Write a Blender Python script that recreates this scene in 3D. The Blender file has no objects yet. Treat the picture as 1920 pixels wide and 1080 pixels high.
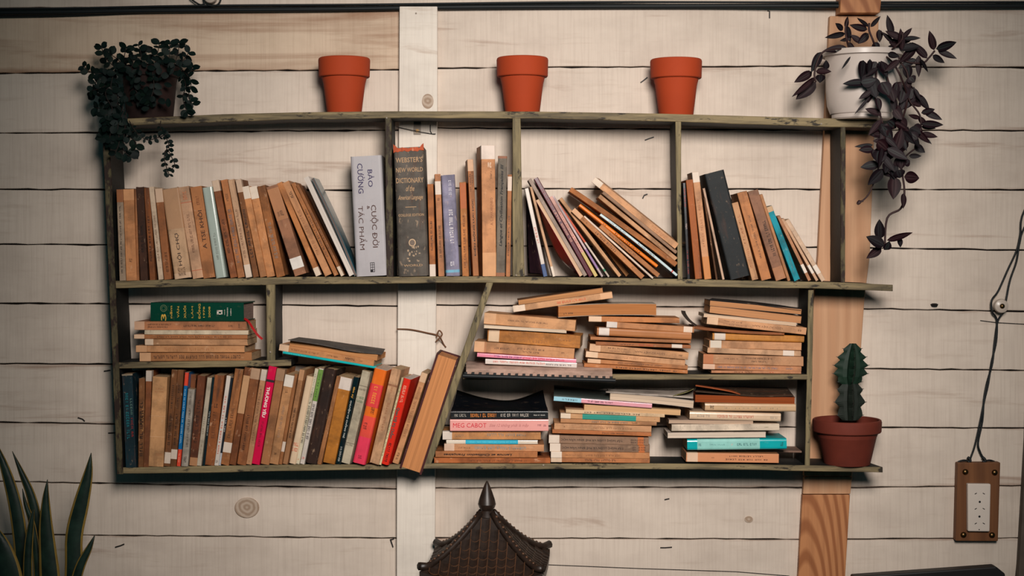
import bpy, math, random
from mathutils import Vector, Matrix
R = random.Random(7)
scene = bpy.context.scene
COL = scene.collection

# ---------------------------------------------------------------- camera, light, exposure
F_PX, DIST, EYE = 2880.0, 3.2, 1.75          # focal length in px, camera to shelf front, eye height
CX, CY = 950.0, 450.0                        # where the view axis meets the picture
cam_d = bpy.data.cameras.new('camera')
cam = bpy.data.objects.new('camera', cam_d); COL.objects.link(cam)
cam.location = (0, -DIST, EYE); cam.rotation_euler = (math.pi/2, 0, 0)
cam_d.sensor_width = 36; cam_d.lens = 36*F_PX/1920
cam_d.shift_x = (960-CX)/1920; cam_d.shift_y = -(540-CY)/1920
cam_d.clip_start = 0.05
scene.camera = cam

world = bpy.data.worlds.new('world'); scene.world = world
world.use_nodes = True
bg = world.node_tree.nodes['Background']
bg.inputs[0].default_value = (0.06, 0.20, 0.24, 1); bg.inputs[1].default_value = 0.16

sp = bpy.data.lights.new('lamp', 'SPOT')
sp.energy = 465; sp.color = (1.0, 0.935, 0.875)
sp.spot_size = math.radians(53); sp.spot_blend = 1.0; sp.shadow_soft_size = 0.42
lamp = bpy.data.objects.new('spot_lamp', sp); COL.objects.link(lamp)
lamp.location = (0.35, -2.9, 2.55)
lamp.rotation_euler = (Vector((0.13, 0.1, 1.63))-Vector(lamp.location)).to_track_quat('-Z', 'Y').to_euler()

vs = scene.view_settings
vs.view_transform = 'Standard'; vs.look = 'None'; vs.gamma = 1; vs.exposure = 0.0
vs.use_curve_mapping = False
scene.display_settings.display_device = 'sRGB'

# ---------------------------------------------------------------- helpers
WALL_Y, BACK_Y = 0.125, 0.105                # face of the wall planks, face of the battens / back of the shelf
def P(px, py, Y=0.0):
    s = (DIST+Y)/F_PX
    return Vector(((px-CX)*s, Y, EYE+(CY-py)*s))
def lin(c):
    return tuple(((v/255)/12.92 if v/255 <= .04045 else ((v/255+.055)/1.055)**2.4) for v in c)+(1.0,)
def obj(name, verts, faces, mat, parent=None, color=None, smooth=False, mats=None, fmi=None):
    me = bpy.data.meshes.new(name)
    me.from_pydata([tuple(v) for v in verts], [], faces)
    for m in (mats or [mat]): me.materials.append(m)
    if fmi:
        for p, i in zip(me.polygons, fmi): p.material_index = i
    if smooth:
        for p in me.polygons: p.use_smooth = True
    o = bpy.data.objects.new(name, me); COL.objects.link(o)
    if parent: o.parent = parent
    if color: o.color = lin(color)
    return o
def share(name, me, parent, color=None):
    o = bpy.data.objects.new(name, me); COL.objects.link(o); o.parent = parent
    if color: o.color = lin(color)
    return o
def empty(name, loc=(0, 0, 0)):
    o = bpy.data.objects.new(name, None); COL.objects.link(o); o.location = loc
    o.empty_display_size = 0.02
    return o
def tag(o, label, cat, group=None):
    o['label'] = label; o['category'] = cat
    if group: o['group'] = group
    return o
def struct(o):
    o['kind'] = 'structure'; return o
def box(x0, x1, y0, y1, z0, z1):
    v = [(x, y, z) for x in (x0, x1) for y in (y0, y1) for z in (z0, z1)]
    f = [(0, 1, 3, 2), (4, 6, 7, 5), (0, 4, 5, 1), (2, 3, 7, 6), (0, 2, 6, 4), (1, 5, 7, 3)]
    return v, f
def join(parts):
    V, Fs = [], []
    for v, f in parts:
        n = len(V); V += list(v); Fs += [tuple(i+n for i in q) for q in f]
    return V, Fs
def tube(pts, r, seg=8, closed=False):
    pts = [Vector(p) for p in pts]; n = len(pts)
    V, Fs = [], []
    for i, p in enumerate(pts):
        if closed: d = pts[(i+1) % n]-pts[i-1]
        else: d = pts[min(i+1, n-1)]-pts[max(i-1, 0)]
        d.normalize()
        a = d.cross(Vector((0, 1, 0.013)));
        if a.length < 1e-4: a = d.cross(Vector((1, 0, 0)))
        a.normalize(); b = d.cross(a)
        rr = r[i] if isinstance(r, (list, tuple)) else r
        for k in range(seg):
            t = 2*math.pi*k/seg
            V.append(p+a*math.cos(t)*rr+b*math.sin(t)*rr)
    m = n if closed else n-1
    for i in range(m):
        for k in range(seg):
            j = (i+1) % n
            Fs.append((i*seg+k, i*seg+(k+1) % seg, j*seg+(k+1) % seg, j*seg+k))
    if not closed:
        Fs.append(tuple(range(seg))[::-1]); Fs.append(tuple((n-1)*seg+k for k in range(seg)))
    return V, Fs
def lathe(prof, seg=40, c=(0, 0, 0)):
    V, Fs = [], []
    for r, z in prof:
        for k in range(seg):
            t = 2*math.pi*k/seg
            V.append((c[0]+r*math.cos(t), c[1]+r*math.sin(t), c[2]+z))
    for i in range(len(prof)-1):
        for k in range(seg):
            Fs.append((i*seg+k, i*seg+(k+1) % seg, (i+1)*seg+(k+1) % seg, (i+1)*seg+k))
    Fs.append(tuple(range(seg))[::-1]); Fs.append(tuple((len(prof)-1)*seg+k for k in range(seg)))
    return V, Fs
def smooth_path(pts, n=6):
    pts = [Vector(p) for p in pts]; out = []
    for i in range(len(pts)-1):
        p0 = pts[max(i-1, 0)]; p1 = pts[i]; p2 = pts[i+1]; p3 = pts[min(i+2, len(pts)-1)]
        for k in range(n):
            t = k/n
            out.append(0.5*((2*p1)+(p2-p0)*t+(2*p0-5*p1+4*p2-p3)*t*t+(3*p1-p0-3*p2+p3)*t**3))
    out.append(pts[-1]); return out

# ---------------------------------------------------------------- materials
def new_mat(name, rough=.7, spec=.3):
    m = bpy.data.materials.new(name); m.use_nodes = True
    b = m.node_tree.nodes['Principled BSDF']
    b.inputs['Roughness'].default_value = rough
    b.inputs['Specular IOR Level'].default_value = spec
    return m, m.node_tree.nodes, m.node_tree.links, b
def N(nodes, t, **kw):
    n = nodes.new(t)
    for k, v in kw.items(): setattr(n, k, v)
    return n
def coords(nodes, links, scale, kind='Object', rnd=7.0):
    tc = N(nodes, 'ShaderNodeTexCoord'); oi = N(nodes, 'ShaderNodeObjectInfo')
    mp = N(nodes, 'ShaderNodeMapping'); mp.inputs['Scale'].default_value = scale
    mul = N(nodes, 'ShaderNodeMath', operation='MULTIPLY'); mul.inputs[1].default_value = rnd
    links.new(oi.outputs['Random'], mul.inputs[0])
    cx = N(nodes, 'ShaderNodeCombineXYZ')
    for i in range(3): links.new(mul.outputs[0], cx.inputs[i])
    links.new(tc.outputs[kind], mp.inputs['Vector']); links.new(cx.outputs[0], mp.inputs['Location'])
    return mp.outputs[0]
def noise(nodes, links, vec, scale=1, detail=4, rough=.55, dist=0):
    n = N(nodes, 'ShaderNodeTexNoise'); links.new(vec, n.inputs['Vector'])
    n.inputs['Scale'].default_value = scale; n.inputs['Detail'].default_value = detail
    n.inputs['Roughness'].default_value = rough; n.inputs['Distortion'].default_value = dist
    return n.outputs['Fac']
def ramp(nodes, links, fac, stops):
    r = N(nodes, 'ShaderNodeValToRGB'); links.new(fac, r.inputs[0])
    e = r.color_ramp.elements
    while len(e) > len(stops): e.remove(e[-1])
    while len(e) < len(stops): e.new(0.5)
    for el, (p, c) in zip(e, stops):
        el.position = p; el.color = c if len(c) == 4 else (*c, 1)
    return r.outputs[0]
def mix(nodes, links, fac, a, b, mode='MIX'):
    m = N(nodes, 'ShaderNodeMix', data_type='RGBA', blend_type=mode)
    for sock, v in ((m.inputs[0], fac), (m.inputs[6], a), (m.inputs[7], b)):
        if isinstance(v, (int, float)): sock.default_value = v
        elif isinstance(v, tuple): sock.default_value = v if len(v) == 4 else (*v, 1)
        else: links.new(v, sock)
    return m.outputs[2]
def bump(nodes, links, b, h, strength=.3, dist=.002):
    n = N(nodes, 'ShaderNodeBump'); n.inputs['Strength'].default_value = strength
    n.inputs['Distance'].default_value = dist
    links.new(h, n.inputs['Height']); links.new(n.outputs[0], b.inputs['Normal'])
g = lambda v: (v, v, v, 1)

def plain(name, c, rough=.6, metal=0, var=.12, sc=40, spec=.3):
    m, n, l, b = new_mat(name, rough, spec); b.inputs['Metallic'].default_value = metal
    v = coords(n, l, (sc, sc, sc)); f = noise(n, l, v)
    c0 = lin(c); l.new(mix(n, l, ramp(n, l, f, [(.3, g(1-var)), (.7, g(1+var*.4))]), (0, 0, 0, 1), c0), b.inputs['Base Color']) if False else None
    k = ramp(n, l, f, [(.3, g(1-var)), (.7, g(1.0))])
    l.new(mix(n, l, 1.0, c0, k, 'MULTIPLY'), b.inputs['Base Color'])
    bump(n, l, b, f, .08, .001)
    return m

def plank_mat(name, base, streak, amount=(.60, .74)):
    m, n, l, b = new_mat(name, .75, .2)
    v1 = coords(n, l, (1.6, 1, 22)); s = noise(n, l, v1, 1, 6, .6, .6)
    v2 = coords(n, l, (260, 1, 7)); f = noise(n, l, v2, 1, 3, .6)
    v3 = coords(n, l, (5, 1, 9)); bl = noise(n, l, v3, 1, 6, .6)
    v4 = coords(n, l, (6, 1, 60)); fn = noise(n, l, v4, 1, 5, .6)
    col = mix(n, l, ramp(n, l, bl, [(.42, g(0)), (.80, g(.6))]), lin(base), lin((base[0]-42, base[1]-42, base[2]-40)))
    col = mix(n, l, ramp(n, l, f, [(.45, g(0)), (.78, g(.26))]), col, lin((base[0]-60, base[1]-62, base[2]-60)))
    col = mix(n, l, ramp(n, l, fn, [(.58, g(0)), (.85, g(.35))]), col, lin((base[0]-70, base[1]-80, base[2]-85)))
    # brown knots and resin showing through, more of it along the plank edges
    tc = N(n, 'ShaderNodeTexCoord'); sx = N(n, 'ShaderNodeSeparateXYZ'); l.new(tc.outputs['Generated'], sx.inputs[0])
    ed = ramp(n, l, sx.outputs[2], [(0, g(.13)), (.10, g(0)), (.86, g(0)), (1, g(.12))])
    ad = N(n, 'ShaderNodeMath', operation='ADD'); l.new(s, ad.inputs[0]); l.new(ed, ad.inputs[1])
    st = ramp(n, l, ad.outputs[0], [(amount[0], g(0)), (amount[1], g(.75))])
    col = mix(n, l, st, col, lin(streak))
    l.new(col, b.inputs['Base Color']); bump(n, l, b, f, .25, .0015)
    return m
M_PLANK = plank_mat('whitewashed_plank', (214, 198, 183), (128, 86, 60), (.62, .78))
M_PLANK_STAINED = plank_mat('resin_streaked_plank', (214, 190, 166), (132, 84, 54), (.50, .74))
M_BATTEN = plank_mat('white_batten', (230, 219, 206), (160, 124, 98), (.70, .84))

def raw_wood(name, c1, c2):
    m, n, l, b = new_mat(name, .6, .3)
    v = coords(n, l, (6, 1, .9)); w = N(n, 'ShaderNodeTexWave', wave_type='BANDS', bands_direction='X')
    l.new(v, w.inputs['Vector']); w.inputs['Scale'].default_value = 1.6; w.inputs['Distortion'].default_value = 7
    w.inputs['Detail'].default_value = 3; w.inputs['Detail Scale'].default_value = 0.8
    v2 = coords(n, l, (120, 1, 4)); f = noise(n, l, v2, 1, 4)
    col = mix(n, l, w.outputs['Fac'], lin(c1), lin(c2))
    col = mix(n, l, ramp(n, l, f, [(.4, g(0)), (.8, g(.5))]), col, lin((c2[0]-30, c2[1]-25, c2[2]-20)))
    l.new(col, b.inputs['Base Color']); bump(n, l, b, f, .12, .001)
    return m
M_RAW = raw_wood('raw_pine', (196, 150, 114), (186, 138, 102))
def flame_wood(name, c1, c2):
    m, n, l, b = new_mat(name, .55, .3)
    tc = N(n, 'ShaderNodeTexCoord'); mp = N(n, 'ShaderNodeMapping'); mp.inputs['Scale'].default_value = (16, 1, 3.2); mp.inputs['Location'].default_value = (-10.3, 0, -2.9)
    l.new(tc.outputs['Object'], mp.inputs[0])
    w = N(n, 'ShaderNodeTexWave', wave_type='RINGS', rings_direction='Y'); l.new(mp.outputs[0], w.inputs['Vector'])
    w.inputs['Scale'].default_value = 1.5; w.inputs['Distortion'].default_value = 2.2; w.inputs['Detail'].default_value = 2; w.inputs['Detail Scale'].default_value = .6
    v2 = coords(n, l, (150, 1, 6)); f = noise(n, l, v2, 1, 4)
    col = mix(n, l, ramp(n, l, w.outputs['Fac'], [(.3, g(0)), (.9, g(1))]), lin(c1), lin(c2))
    col = mix(n, l, ramp(n, l, f, [(.45, g(0)), (.8, g(.4))]), col, lin((c2[0]-30, c2[1]-22, c2[2]-14)))
    l.new(col, b.inputs['Base Color']); bump(n, l, b, f, .1, .001)
    return m
M_RAW2 = flame_wood('varnished_pine', (184, 124, 80), (148, 90, 52))
M_MOUNT = raw_wood('brown_varnished_wood', (120, 76, 44), (104, 64, 36))
M_GAP = plain('dark_gap', (26, 20, 18), .9)

def paint_mat(name, paint, under, chips=(.56, .62), grain=(7, 90, 90)):
    m, n, l, b = new_mat(name, .65, .3)
    v1 = coords(n, l, tuple(20+q*.55 for q in grain)); a = noise(n, l, v1, 1, 8, .66)
    v2 = coords(n, l, grain); s = noise(n, l, v2, 1, 6, .65)
    col = mix(n, l, ramp(n, l, s, [(.38, g(0)), (.64, g(1))]), lin(paint), lin(tuple(int(c*.6) for c in paint)))
    col = mix(n, l, ramp(n, l, a, [(chips[0], g(0)), (chips[1], g(1))]), col, lin(under))
    l.new(col, b.inputs['Base Color']); bump(n, l, b, a, .35, .0015)
    return m
M_OLIVE = paint_mat('olive_paint_edge', (142, 124, 90), (46, 38, 28), (.56, .63))
M_OLIVE_V = paint_mat('olive_paint_upright', (136, 120, 86), (46, 38, 28), (.56, .63), (90, 90, 7))
M_SHELF = paint_mat('shade_dark_board', (24, 26, 24), (17, 17, 15), (.58, .66))  # faces behind the front edges: shade inside the shelf painted in as near-black
M_RUST = paint_mat('rusty_olive_paint', (88, 78, 52), (42, 26, 18), (.46, .54), (90, 90, 14))

def cover_mat(name, rough, spec, wear):
    m, n, l, b = new_mat(name, rough, spec)
    oi = N(n, 'ShaderNodeObjectInfo')
    v1 = coords(n, l, (28, 28, 16), rnd=23); a = noise(n, l, v1, 1, 6, .6)
    v2 = coords(n, l, (110, 110, 60), rnd=31); c = noise(n, l, v2, 1, 5, .65)
    v3 = coords(n, l, (60, 60, 9), rnd=17); d = noise(n, l, v3, 1, 6, .6)
    col = mix(n, l, 1.0, oi.outputs['Color'], ramp(n, l, a, [(.3, g(1-.30*wear)), (.65, g(1))]), 'MULTIPLY')
    col = mix(n, l, ramp(n, l, d, [(.58, g(0)), (.78, g(min(1, .6*wear)))]), col, lin((84, 50, 32)))
    col = mix(n, l, ramp(n, l, c, [(.60, g(0)), (.74, g(min(1, .5*wear)))]), col, mix(n, l, .55, oi.outputs['Color'], lin((224, 186, 150))))
    v4 = coords(n, l, (260, 260, 240), rnd=13); e = noise(n, l, v4, 1, 4, .7)
    v5 = coords(n, l, (14, 14, 26), rnd=41); k = noise(n, l, v5, 1, 5, .6)
    col = mix(n, l, 1.0, col, ramp(n, l, k, [(.36, g(1-.34*min(1, wear))), (.52, g(1)), (.7, g(1))]), 'MULTIPLY')
    col = mix(n, l, ramp(n, l, e, [(.60, g(0)), (.74, g(.5*min(1, wear)))]), col, lin((54, 34, 24)))
    l.new(col, b.inputs['Base Color'])
    bump(n, l, b, c, .2*wear+.02, .001)
    return m
M_COVER = cover_mat('book_paper_cover', .62, .3, 1.0)
M_GLOSS = cover_mat('book_laminated_cover', .22, .5, .22)
M_WORN = cover_mat('book_worn_cover', .7, .3, 1.7)
MATK = {'m': M_COVER, 'g': M_GLOSS, 'w': M_WORN}
def pages_mat():
    m, n, l, b = new_mat('page_edges', .85, .15)
    oi = N(n, 'ShaderNodeObjectInfo')
    v = coords(n, l, (1500, 60, 5), rnd=9); a = noise(n, l, v, 1, 3, .6)
    v2 = coords(n, l, (260, 30, 3), rnd=9); c = noise(n, l, v2, 1, 3, .6)
    col = mix(n, l, 1.0, oi.outputs['Color'], ramp(n, l, a, [(.35, g(.74)), (.62, g(1))]), 'MULTIPLY')
    col = mix(n, l, 1.0, col, ramp(n, l, c, [(.35, g(.8)), (.6, g(1))]), 'MULTIPLY')
    l.new(col, b.inputs['Base Color']); bump(n, l, b, a, .3, .0008)
    return m
M_PAGES = pages_mat()
M_STICK = cover_mat('paper_sticker', .55, .35, .35)
def print_mat():
    m, n, l, b = new_mat('spine_print', .6, .3)
    oi = N(n, 'ShaderNodeObjectInfo'); l.new(oi.outputs['Color'], b.inputs['Base Color'])
    return m
M_PRINT = print_mat()
M_BLACK = plain('black_rubber', (20, 24, 26), .55)
M_TERRA = plain('terracotta', (170, 62, 26), .8, var=.08, sc=18)
M_TERRA_OLD = plain('old_terracotta', (112, 46, 32), .75, var=.35, sc=14)
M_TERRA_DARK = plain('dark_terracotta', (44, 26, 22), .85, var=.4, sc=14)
M_WHITE = plain('white_glazed_pot', (206, 192, 182), .35, var=.05, spec=.5)
M_SOIL = plain('soil', (34, 24, 18), .95, var=.5, sc=160)
M_PORC = plain('porcelain', (196, 180, 166), .3, var=.08, spec=.5)
M_PLASTIC = plain('white_plastic', (214, 200, 188), .4, var=.04, spec=.4)
M_BRASS = plain('aged_brass', (110, 84, 52), .35, 1.0)
M_STEEL = plain('dull_steel', (96, 88, 80), .45, .9)
M_DARKWOOD = plain('dark_wood', (28, 24, 24), .5, var=.3)
M_POST = plain('grey_post', (92, 80, 70), .8, var=.3)
M_BRONZE = plain('dark_carved_wood', (50, 36, 28), .42, .0, .55, 70, .5)
M_BRONZE_HI = plain('rubbed_copper_edge', (104, 70, 48), .4, .2, .35, 60, .5)
# ---------------------------------------------------------------- the wall
wx0, wx1 = -2.3, 2.1
wall = struct(obj('wall_back', *box(wx0, wx1, WALL_Y+.012, WALL_Y+.05, 0, 2.75), M_GAP))
def interp(pts, x):
    if x <= pts[0][0]: return pts[0][1]
    for (a, b), (c, d) in zip(pts, pts[1:]):
        if x <= c: return b+(d-b)*(x-a)/(c-a)
    return pts[-1][1]
def plank(x0, x1, top, bot, gap=2.0, Y=None, jit=.9, endcut=None, mat=None):
    """one horizontal plank between two joint lines given in picture px at the wall's face"""
    Y = WALL_Y+R.uniform(-.0015, .0015) if Y is None else Y
    n = max(2, int((x1-x0)/22)); V = []
    for i in range(n+1):
        px = x0+(x1-x0)*i/n
        yt = interp(top, px)+gap*R.uniform(.2, 1)+R.uniform(-jit, jit)*.5
        yb = interp(bot, px)-gap*R.uniform(.35, 1)+R.uniform(-jit, jit)*.5
        xt = xb = px
        if endcut and i == n: xt, xb = endcut(yt), endcut(yb)
        a, b = P(xt, yt, Y), P(xb, yb, Y); e = .0012
        V += [(a.x, Y+.013, a.z), (a.x, Y+e, a.z), (a.x, Y, a.z-e), (b.x, Y, b.z+e), (b.x, Y+e, b.z), (b.x, Y+.013, b.z)]
    Fs = []
    for i in range(n):
        for k in range(6):
            k2 = (k+1) % 6
            Fs.append((i*6+k, i*6+k2, (i+1)*6+k2, (i+1)*6+k))
    Fs.append((5, 4, 3, 2, 1, 0)); Fs.append(tuple(n*6+k for k in range(6)))
    return obj('plank', V, Fs, mat or M_PLANK, wall)
LJ = [[(-900, -210), (745, -210)], [(-900, -98), (745, -100)], [(-900, 20), (745, 12)], [(-900, 139), (0, 138), (400, 133), (745, 131)], [(-900, 251), (0, 250), (745, 244)],
      [(-900, 354), (0, 355), (745, 357)], [(-900, 457), (0, 458), (260, 460), (745, 464)], [(-900, 568), (0, 569), (240, 570), (745, 574)],
      [(-900, 681), (0, 682), (745, 686)], [(-900, 790), (0, 792), (240, 796), (745, 802)], [(-900, 898), (0, 903), (420, 911), (745, 917)],
      [(-900, 999), (0, 1002), (745, 1010)], [(-900, 1108), (745, 1112)], [(-900, 1218), (745, 1222)]]
RJ = [[(810, -210), (2800, -210)], [(810, -100), (2800, -100)], [(810, 11), (2800, 8)], [(810, 128), (1060, 126), (1560, 124), (1920, 127)], [(810, 240), (1060, 241), (1560, 244), (1920, 245)],
      [(810, 353), (1060, 354), (1920, 356)], [(810, 461), (1560, 464), (1620, 465), (1920, 469)], [(810, 572), (1560, 578), (1920, 584)],
      [(810, 685), (1600, 691), (1920, 695)], [(810, 798), (1640, 802), (1920, 803)], [(810, 916), (1100, 914), (1560, 915), (1920, 911)],
      [(810, 1009), (1560, 1012), (1920, 1009)], [(810, 1116), (1920, 1116)], [(810, 1222), (1920, 1222)]]
for i in range(14, 20):
    LJ.append([(-900, 1218+(i-13)*112), (745, 1222+(i-13)*112)]); RJ.append([(810, 1222+(i-13)*112), (2800, 1222+(i-13)*112)])
LJ.append([(-900, 2030), (745, 2030)]); RJ.append([(810, 2030), (2800, 2030)])
for k in range(len(LJ)-1):
    plank(-900, 782, LJ[k], LJ[k+1], mat=M_PLANK_STAINED if k == 2 else None)
    cut = (lambda y: 1924-max(0, y-860)*.10+R.uniform(-5, 5)) if 8 <= k <= 11 else None
    plank(782, 1940 if not cut else 1920, RJ[k], RJ[k+1], endcut=cut)
    plank(1943, 2740, [(0, interp(RJ[k], 1920)), (2800, interp(RJ[k], 1920))], [(0, interp(RJ[k+1], 1920)), (2800, interp(RJ[k+1], 1920))])

def board_poly(name, left, right, ys, Yf, Yb, mat, parent=None, jit=0):
    """upright board from two edge lines: left/right are x values (picture px) at the heights ys"""
    V = []
    for xl, xr, y in zip(left, right, ys):
        a, b = P(xl, y, Yf), P(xr, y, Yf)
        V += [(a.x, Yf, a.z), (b.x, Yf, a.z), (b.x, Yb, a.z), (a.x, Yb, a.z)]
    Fs = []
    for i in range(len(ys)-1):
        for k in range(4):
            k2 = (k+1) % 4
            Fs.append((i*4+k, i*4+k2, (i+1)*4+k2, (i+1)*4+k))
    Fs.append((3, 2, 1, 0)); m = (len(ys)-1)*4; Fs.append((m, m+1, m+2, m+3))
    Fs = [tuple(reversed(f)) for f in Fs]
    return obj(name, V, Fs, mat, parent)
def bevel(o, w=.0015, s=2):
    m = o.modifiers.new('bevel', 'BEVEL'); m.width = w; m.segments = s; m.limit_method = 'ANGLE'
    return o
# white batten up the middle, raw pine board on the right (three lengths)
t1 = struct(bevel(board_poly('trim_1', [749, 748, 746, 744, 742], [820, 820, 818, 816, 813], [12, 220, 520, 880, 2030], BACK_Y, WALL_Y-.003, M_BATTEN)))
t2 = struct(bevel(board_poly('trim_2', [1556, 1546, 1534, 1526, 1507], [1648, 1640, 1631, 1621, 1598], [30, 240, 480, 560, 893], BACK_Y, WALL_Y-.003, M_RAW)))
t3 = struct(bevel(board_poly('trim_3', [1505, 1497, 1450], [1594, 1585, 1540], [928, 1080, 2030], BACK_Y, WALL_Y-.003, M_RAW2)))
t4 = struct(bevel(board_poly('trim_4', [1508, 1505.5], [1598, 1594.5], [893.8, 926.5], BACK_Y+.002, WALL_Y-.003, M_RAW)))
t5 = struct(bevel(board_poly('trim_5', [1578, 1576, 1575], [1652, 1652, 1650], [-60, 6, 24], BACK_Y-.03, WALL_Y-.003, M_RAW2)))
t6 = struct(board_poly('trim_6', [1936, 1925, 1910, 1850], [1965, 1955, 1940, 1880], [300, 820, 1080, 2030], WALL_Y-.022, WALL_Y-.004, M_POST))
# knots, nails and splinters of the wall
def knot_mat():
    m, n, l, b = new_mat('wood_knot', .7, .2)
    v = coords(n, l, (42, 42, 42), rnd=3); w = N(n, 'ShaderNodeTexWave', wave_type='RINGS', rings_direction='Y')
    tc = N(n, 'ShaderNodeTexCoord'); mp = N(n, 'ShaderNodeMapping'); mp.inputs['Scale'].default_value = (26, 26, 26)
    l.new(tc.outputs['Object'], mp.inputs[0]); l.new(mp.outputs[0], w.inputs['Vector'])
    w.inputs['Scale'].default_value = 1.2; w.inputs['Distortion'].default_value = 5; w.inputs['Detail'].default_value = 3
    l.new(mix(n, l, w.outputs['Fac'], lin((186, 166, 148)), lin((156, 132, 112))), b.inputs['Base Color'])
    return m
M_KNOT = knot_mat()
for (px, py, rx, ry, Y, par) in [(463, 952, 23, 19, WALL_Y-.0012, wall), (802, 190, 11, 14, BACK_Y, t1), (1404, 974, 8, 6, WALL_Y-.0012, wall)]:
    s = (DIST+Y)/F_PX; V = []; c = P(px, py, Y)
    for yy, q in ((.0035, 1), (-.0004, 1), (-.0008, .93)):
        for k in range(24):
            t = 2*math.pi*k/24; V.append((rx*s*q*math.cos(t), yy, ry*s*q*math.sin(t)))
    Fs = [(i*24+k, i*24+(k+1) % 24, (i+1)*24+(k+1) % 24, (i+1)*24+k) for i in range(2) for k in range(24)]
    Fs.append(tuple(48+k for k in range(24)))
    o = obj('knot', V, Fs, M_KNOT, par); o.location = c
def nail(pts, r=.0012, Y=None, par=wall, name='nail'):
    Y = WALL_Y-.002 if Y is None else Y
    return obj(name, *tube([P(x, y, Y) for x, y in pts], r, 6), M_DARKWOOD, par)
for pts in ([(1439, 20), (1443, 21), (1443, 34)], [(1201, 155), (1208, 150), (1214, 145)], [(1209, 263), (1217, 260), (1226, 257)], [(732, 1011), (734, 1017), (737, 1026)],
            [(733, 1012), (739, 1010)], [(216, 1026), (226, 1023), (233, 1020)], [(1205, 372), (1208, 366), (1214, 364)], [(1246, 937), (1255, 935)], [(1238, 1027), (1248, 1027), (1260, 1026)],
            [(195, 696), (207, 694)], [(146, 783), (155, 786), (159, 790)], [(1004, 1058), (1200, 1066), (1380, 1072), (1480, 1080)], [(1838, 601), (1870, 605), (1925, 608)], [(227, 811), (203, 812)]):
    nail(pts, .0008 if len(pts) > 3 or pts[0][0] in (1838,) else .0013)
obj('knot_hole', *lathe([(.0065, 0), (.0085, .004), (.004, .006)], 9, P(1752, 574, WALL_Y-.003)), M_GAP, wall)
obj('nail', *tube([P(780, 25, BACK_Y-.001), P(780, 25, BACK_Y+.004)], .002, 8), M_STEEL, t1)

floor_m = plain('floor_boards', (92, 72, 58), .7, var=.3, sc=6)
struct(obj('floor', *box(-2.4, 2.4, -4.2, WALL_Y+.05, -.05, 0), floor_m))

# ---------------------------------------------------------------- the bookshelf
shelf = empty('wall_bookshelf', P(930, 880))
tag(shelf, 'wide olive-green wall bookshelf with chipped paint, uneven dividers and a slanted board', 'bookshelf')
SO = Vector(shelf.location)
def shelf_board(name, pts, Yf=0.0, Yb=BACK_Y, endcut=0, jit=.5):
    """level board: pts = (x, y of top edge, y of bottom edge) along its front edge"""
    dense = []
    for (a, b) in zip(pts, pts[1:]):
        n = max(1, int(abs(b[0]-a[0])/30))
        for i in range(n):
            t = i/n; dense.append(tuple(a[k]+(b[k]-a[k])*t for k in range(3)))
    dense.append(pts[-1]); V = []
    for i, (x, yt, yb) in enumerate(dense):
        j = R.uniform(-jit, jit) if 0 < i < len(dense)-1 else 0
        a, b = P(x, yt, Yf)-SO, P(x, yb+j, Yf)-SO; e = .0012
        xb = a.x-(endcut if i == len(dense)-1 else 0)
        V += [(a.x, Yf+e, a.z), (a.x, Yf, a.z-e), (b.x, Yf, b.z+e), (b.x, Yf+e, b.z), (xb, Yb, b.z), (xb, Yb, a.z)]
    n = len(dense); Fs, fm = [], []
    for i in range(n-1):
        for k in range(6):
            k2 = (k+1) % 6
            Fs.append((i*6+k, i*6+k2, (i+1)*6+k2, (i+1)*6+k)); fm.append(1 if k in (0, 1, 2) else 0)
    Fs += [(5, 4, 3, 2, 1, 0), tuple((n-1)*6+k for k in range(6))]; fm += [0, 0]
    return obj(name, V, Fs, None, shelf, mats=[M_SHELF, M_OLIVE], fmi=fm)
def upright(name, left, right, ys, Yf=.001, Yb=BACK_Y, front=None):
    V = []; L2, R2, Y2 = [], [], []
    for i in range(len(ys)-1):
        n = max(1, int((ys[i+1]-ys[i])/25))
        for k in range(n):
            t = k/n
            Y2.append(ys[i]+(ys[i+1]-ys[i])*t); L2.append(left[i]+(left[i+1]-left[i])*t+R.uniform(-.4, .4)); R2.append(right[i]+(right[i+1]-right[i])*t+R.uniform(-.4, .4))
    L2.append(left[-1]); R2.append(right[-1]); Y2.append(ys[-1]); e = .0011
    for xl, xr, y in zip(L2, R2, Y2):
        a, b = P(xl, y, Yf)-SO, P(xr, y, Yf)-SO
        V += [(a.x, Yf+e, a.z), (a.x+e, Yf, a.z), (b.x-e, Yf, a.z), (b.x, Yf+e, a.z), (b.x, Yb, a.z), (a.x, Yb, a.z)]
    n = len(Y2); Fs, fm = [], []
    for i in range(n-1):
        for k in range(6):
            k2 = (k+1) % 6
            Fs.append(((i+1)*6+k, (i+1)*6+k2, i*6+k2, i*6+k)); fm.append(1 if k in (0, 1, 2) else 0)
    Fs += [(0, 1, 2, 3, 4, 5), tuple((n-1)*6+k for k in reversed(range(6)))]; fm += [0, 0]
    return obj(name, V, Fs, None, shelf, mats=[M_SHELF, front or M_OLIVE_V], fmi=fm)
TOP = [(194, 228, 241), (240, 222, 235), (420, 214, 228), (560, 210.5, 224), (740, 208.5, 221.5), (1000, 209, 222), (1240, 213, 227), (1400, 217.5, 233), (1560, 222, 238), (1646, 225, 240)]
MID = [(205, 527, 541), (400, 522.5, 536), (560, 519, 533), (720, 519, 532), (900, 518, 530), (1100, 520, 534), (1270, 523, 537), (1400, 526, 539), (1560, 529, 542), (1674, 534, 546)]
BOT = [(221, 877, 888), (400, 873.5, 886), (560, 871, 883), (700, 871, 881), (815, 869, 879), (1000, 869.5, 880), (1220, 869, 880), (1400, 870.5, 881), (1540, 873, 884), (1655, 876, 886)]
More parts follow.
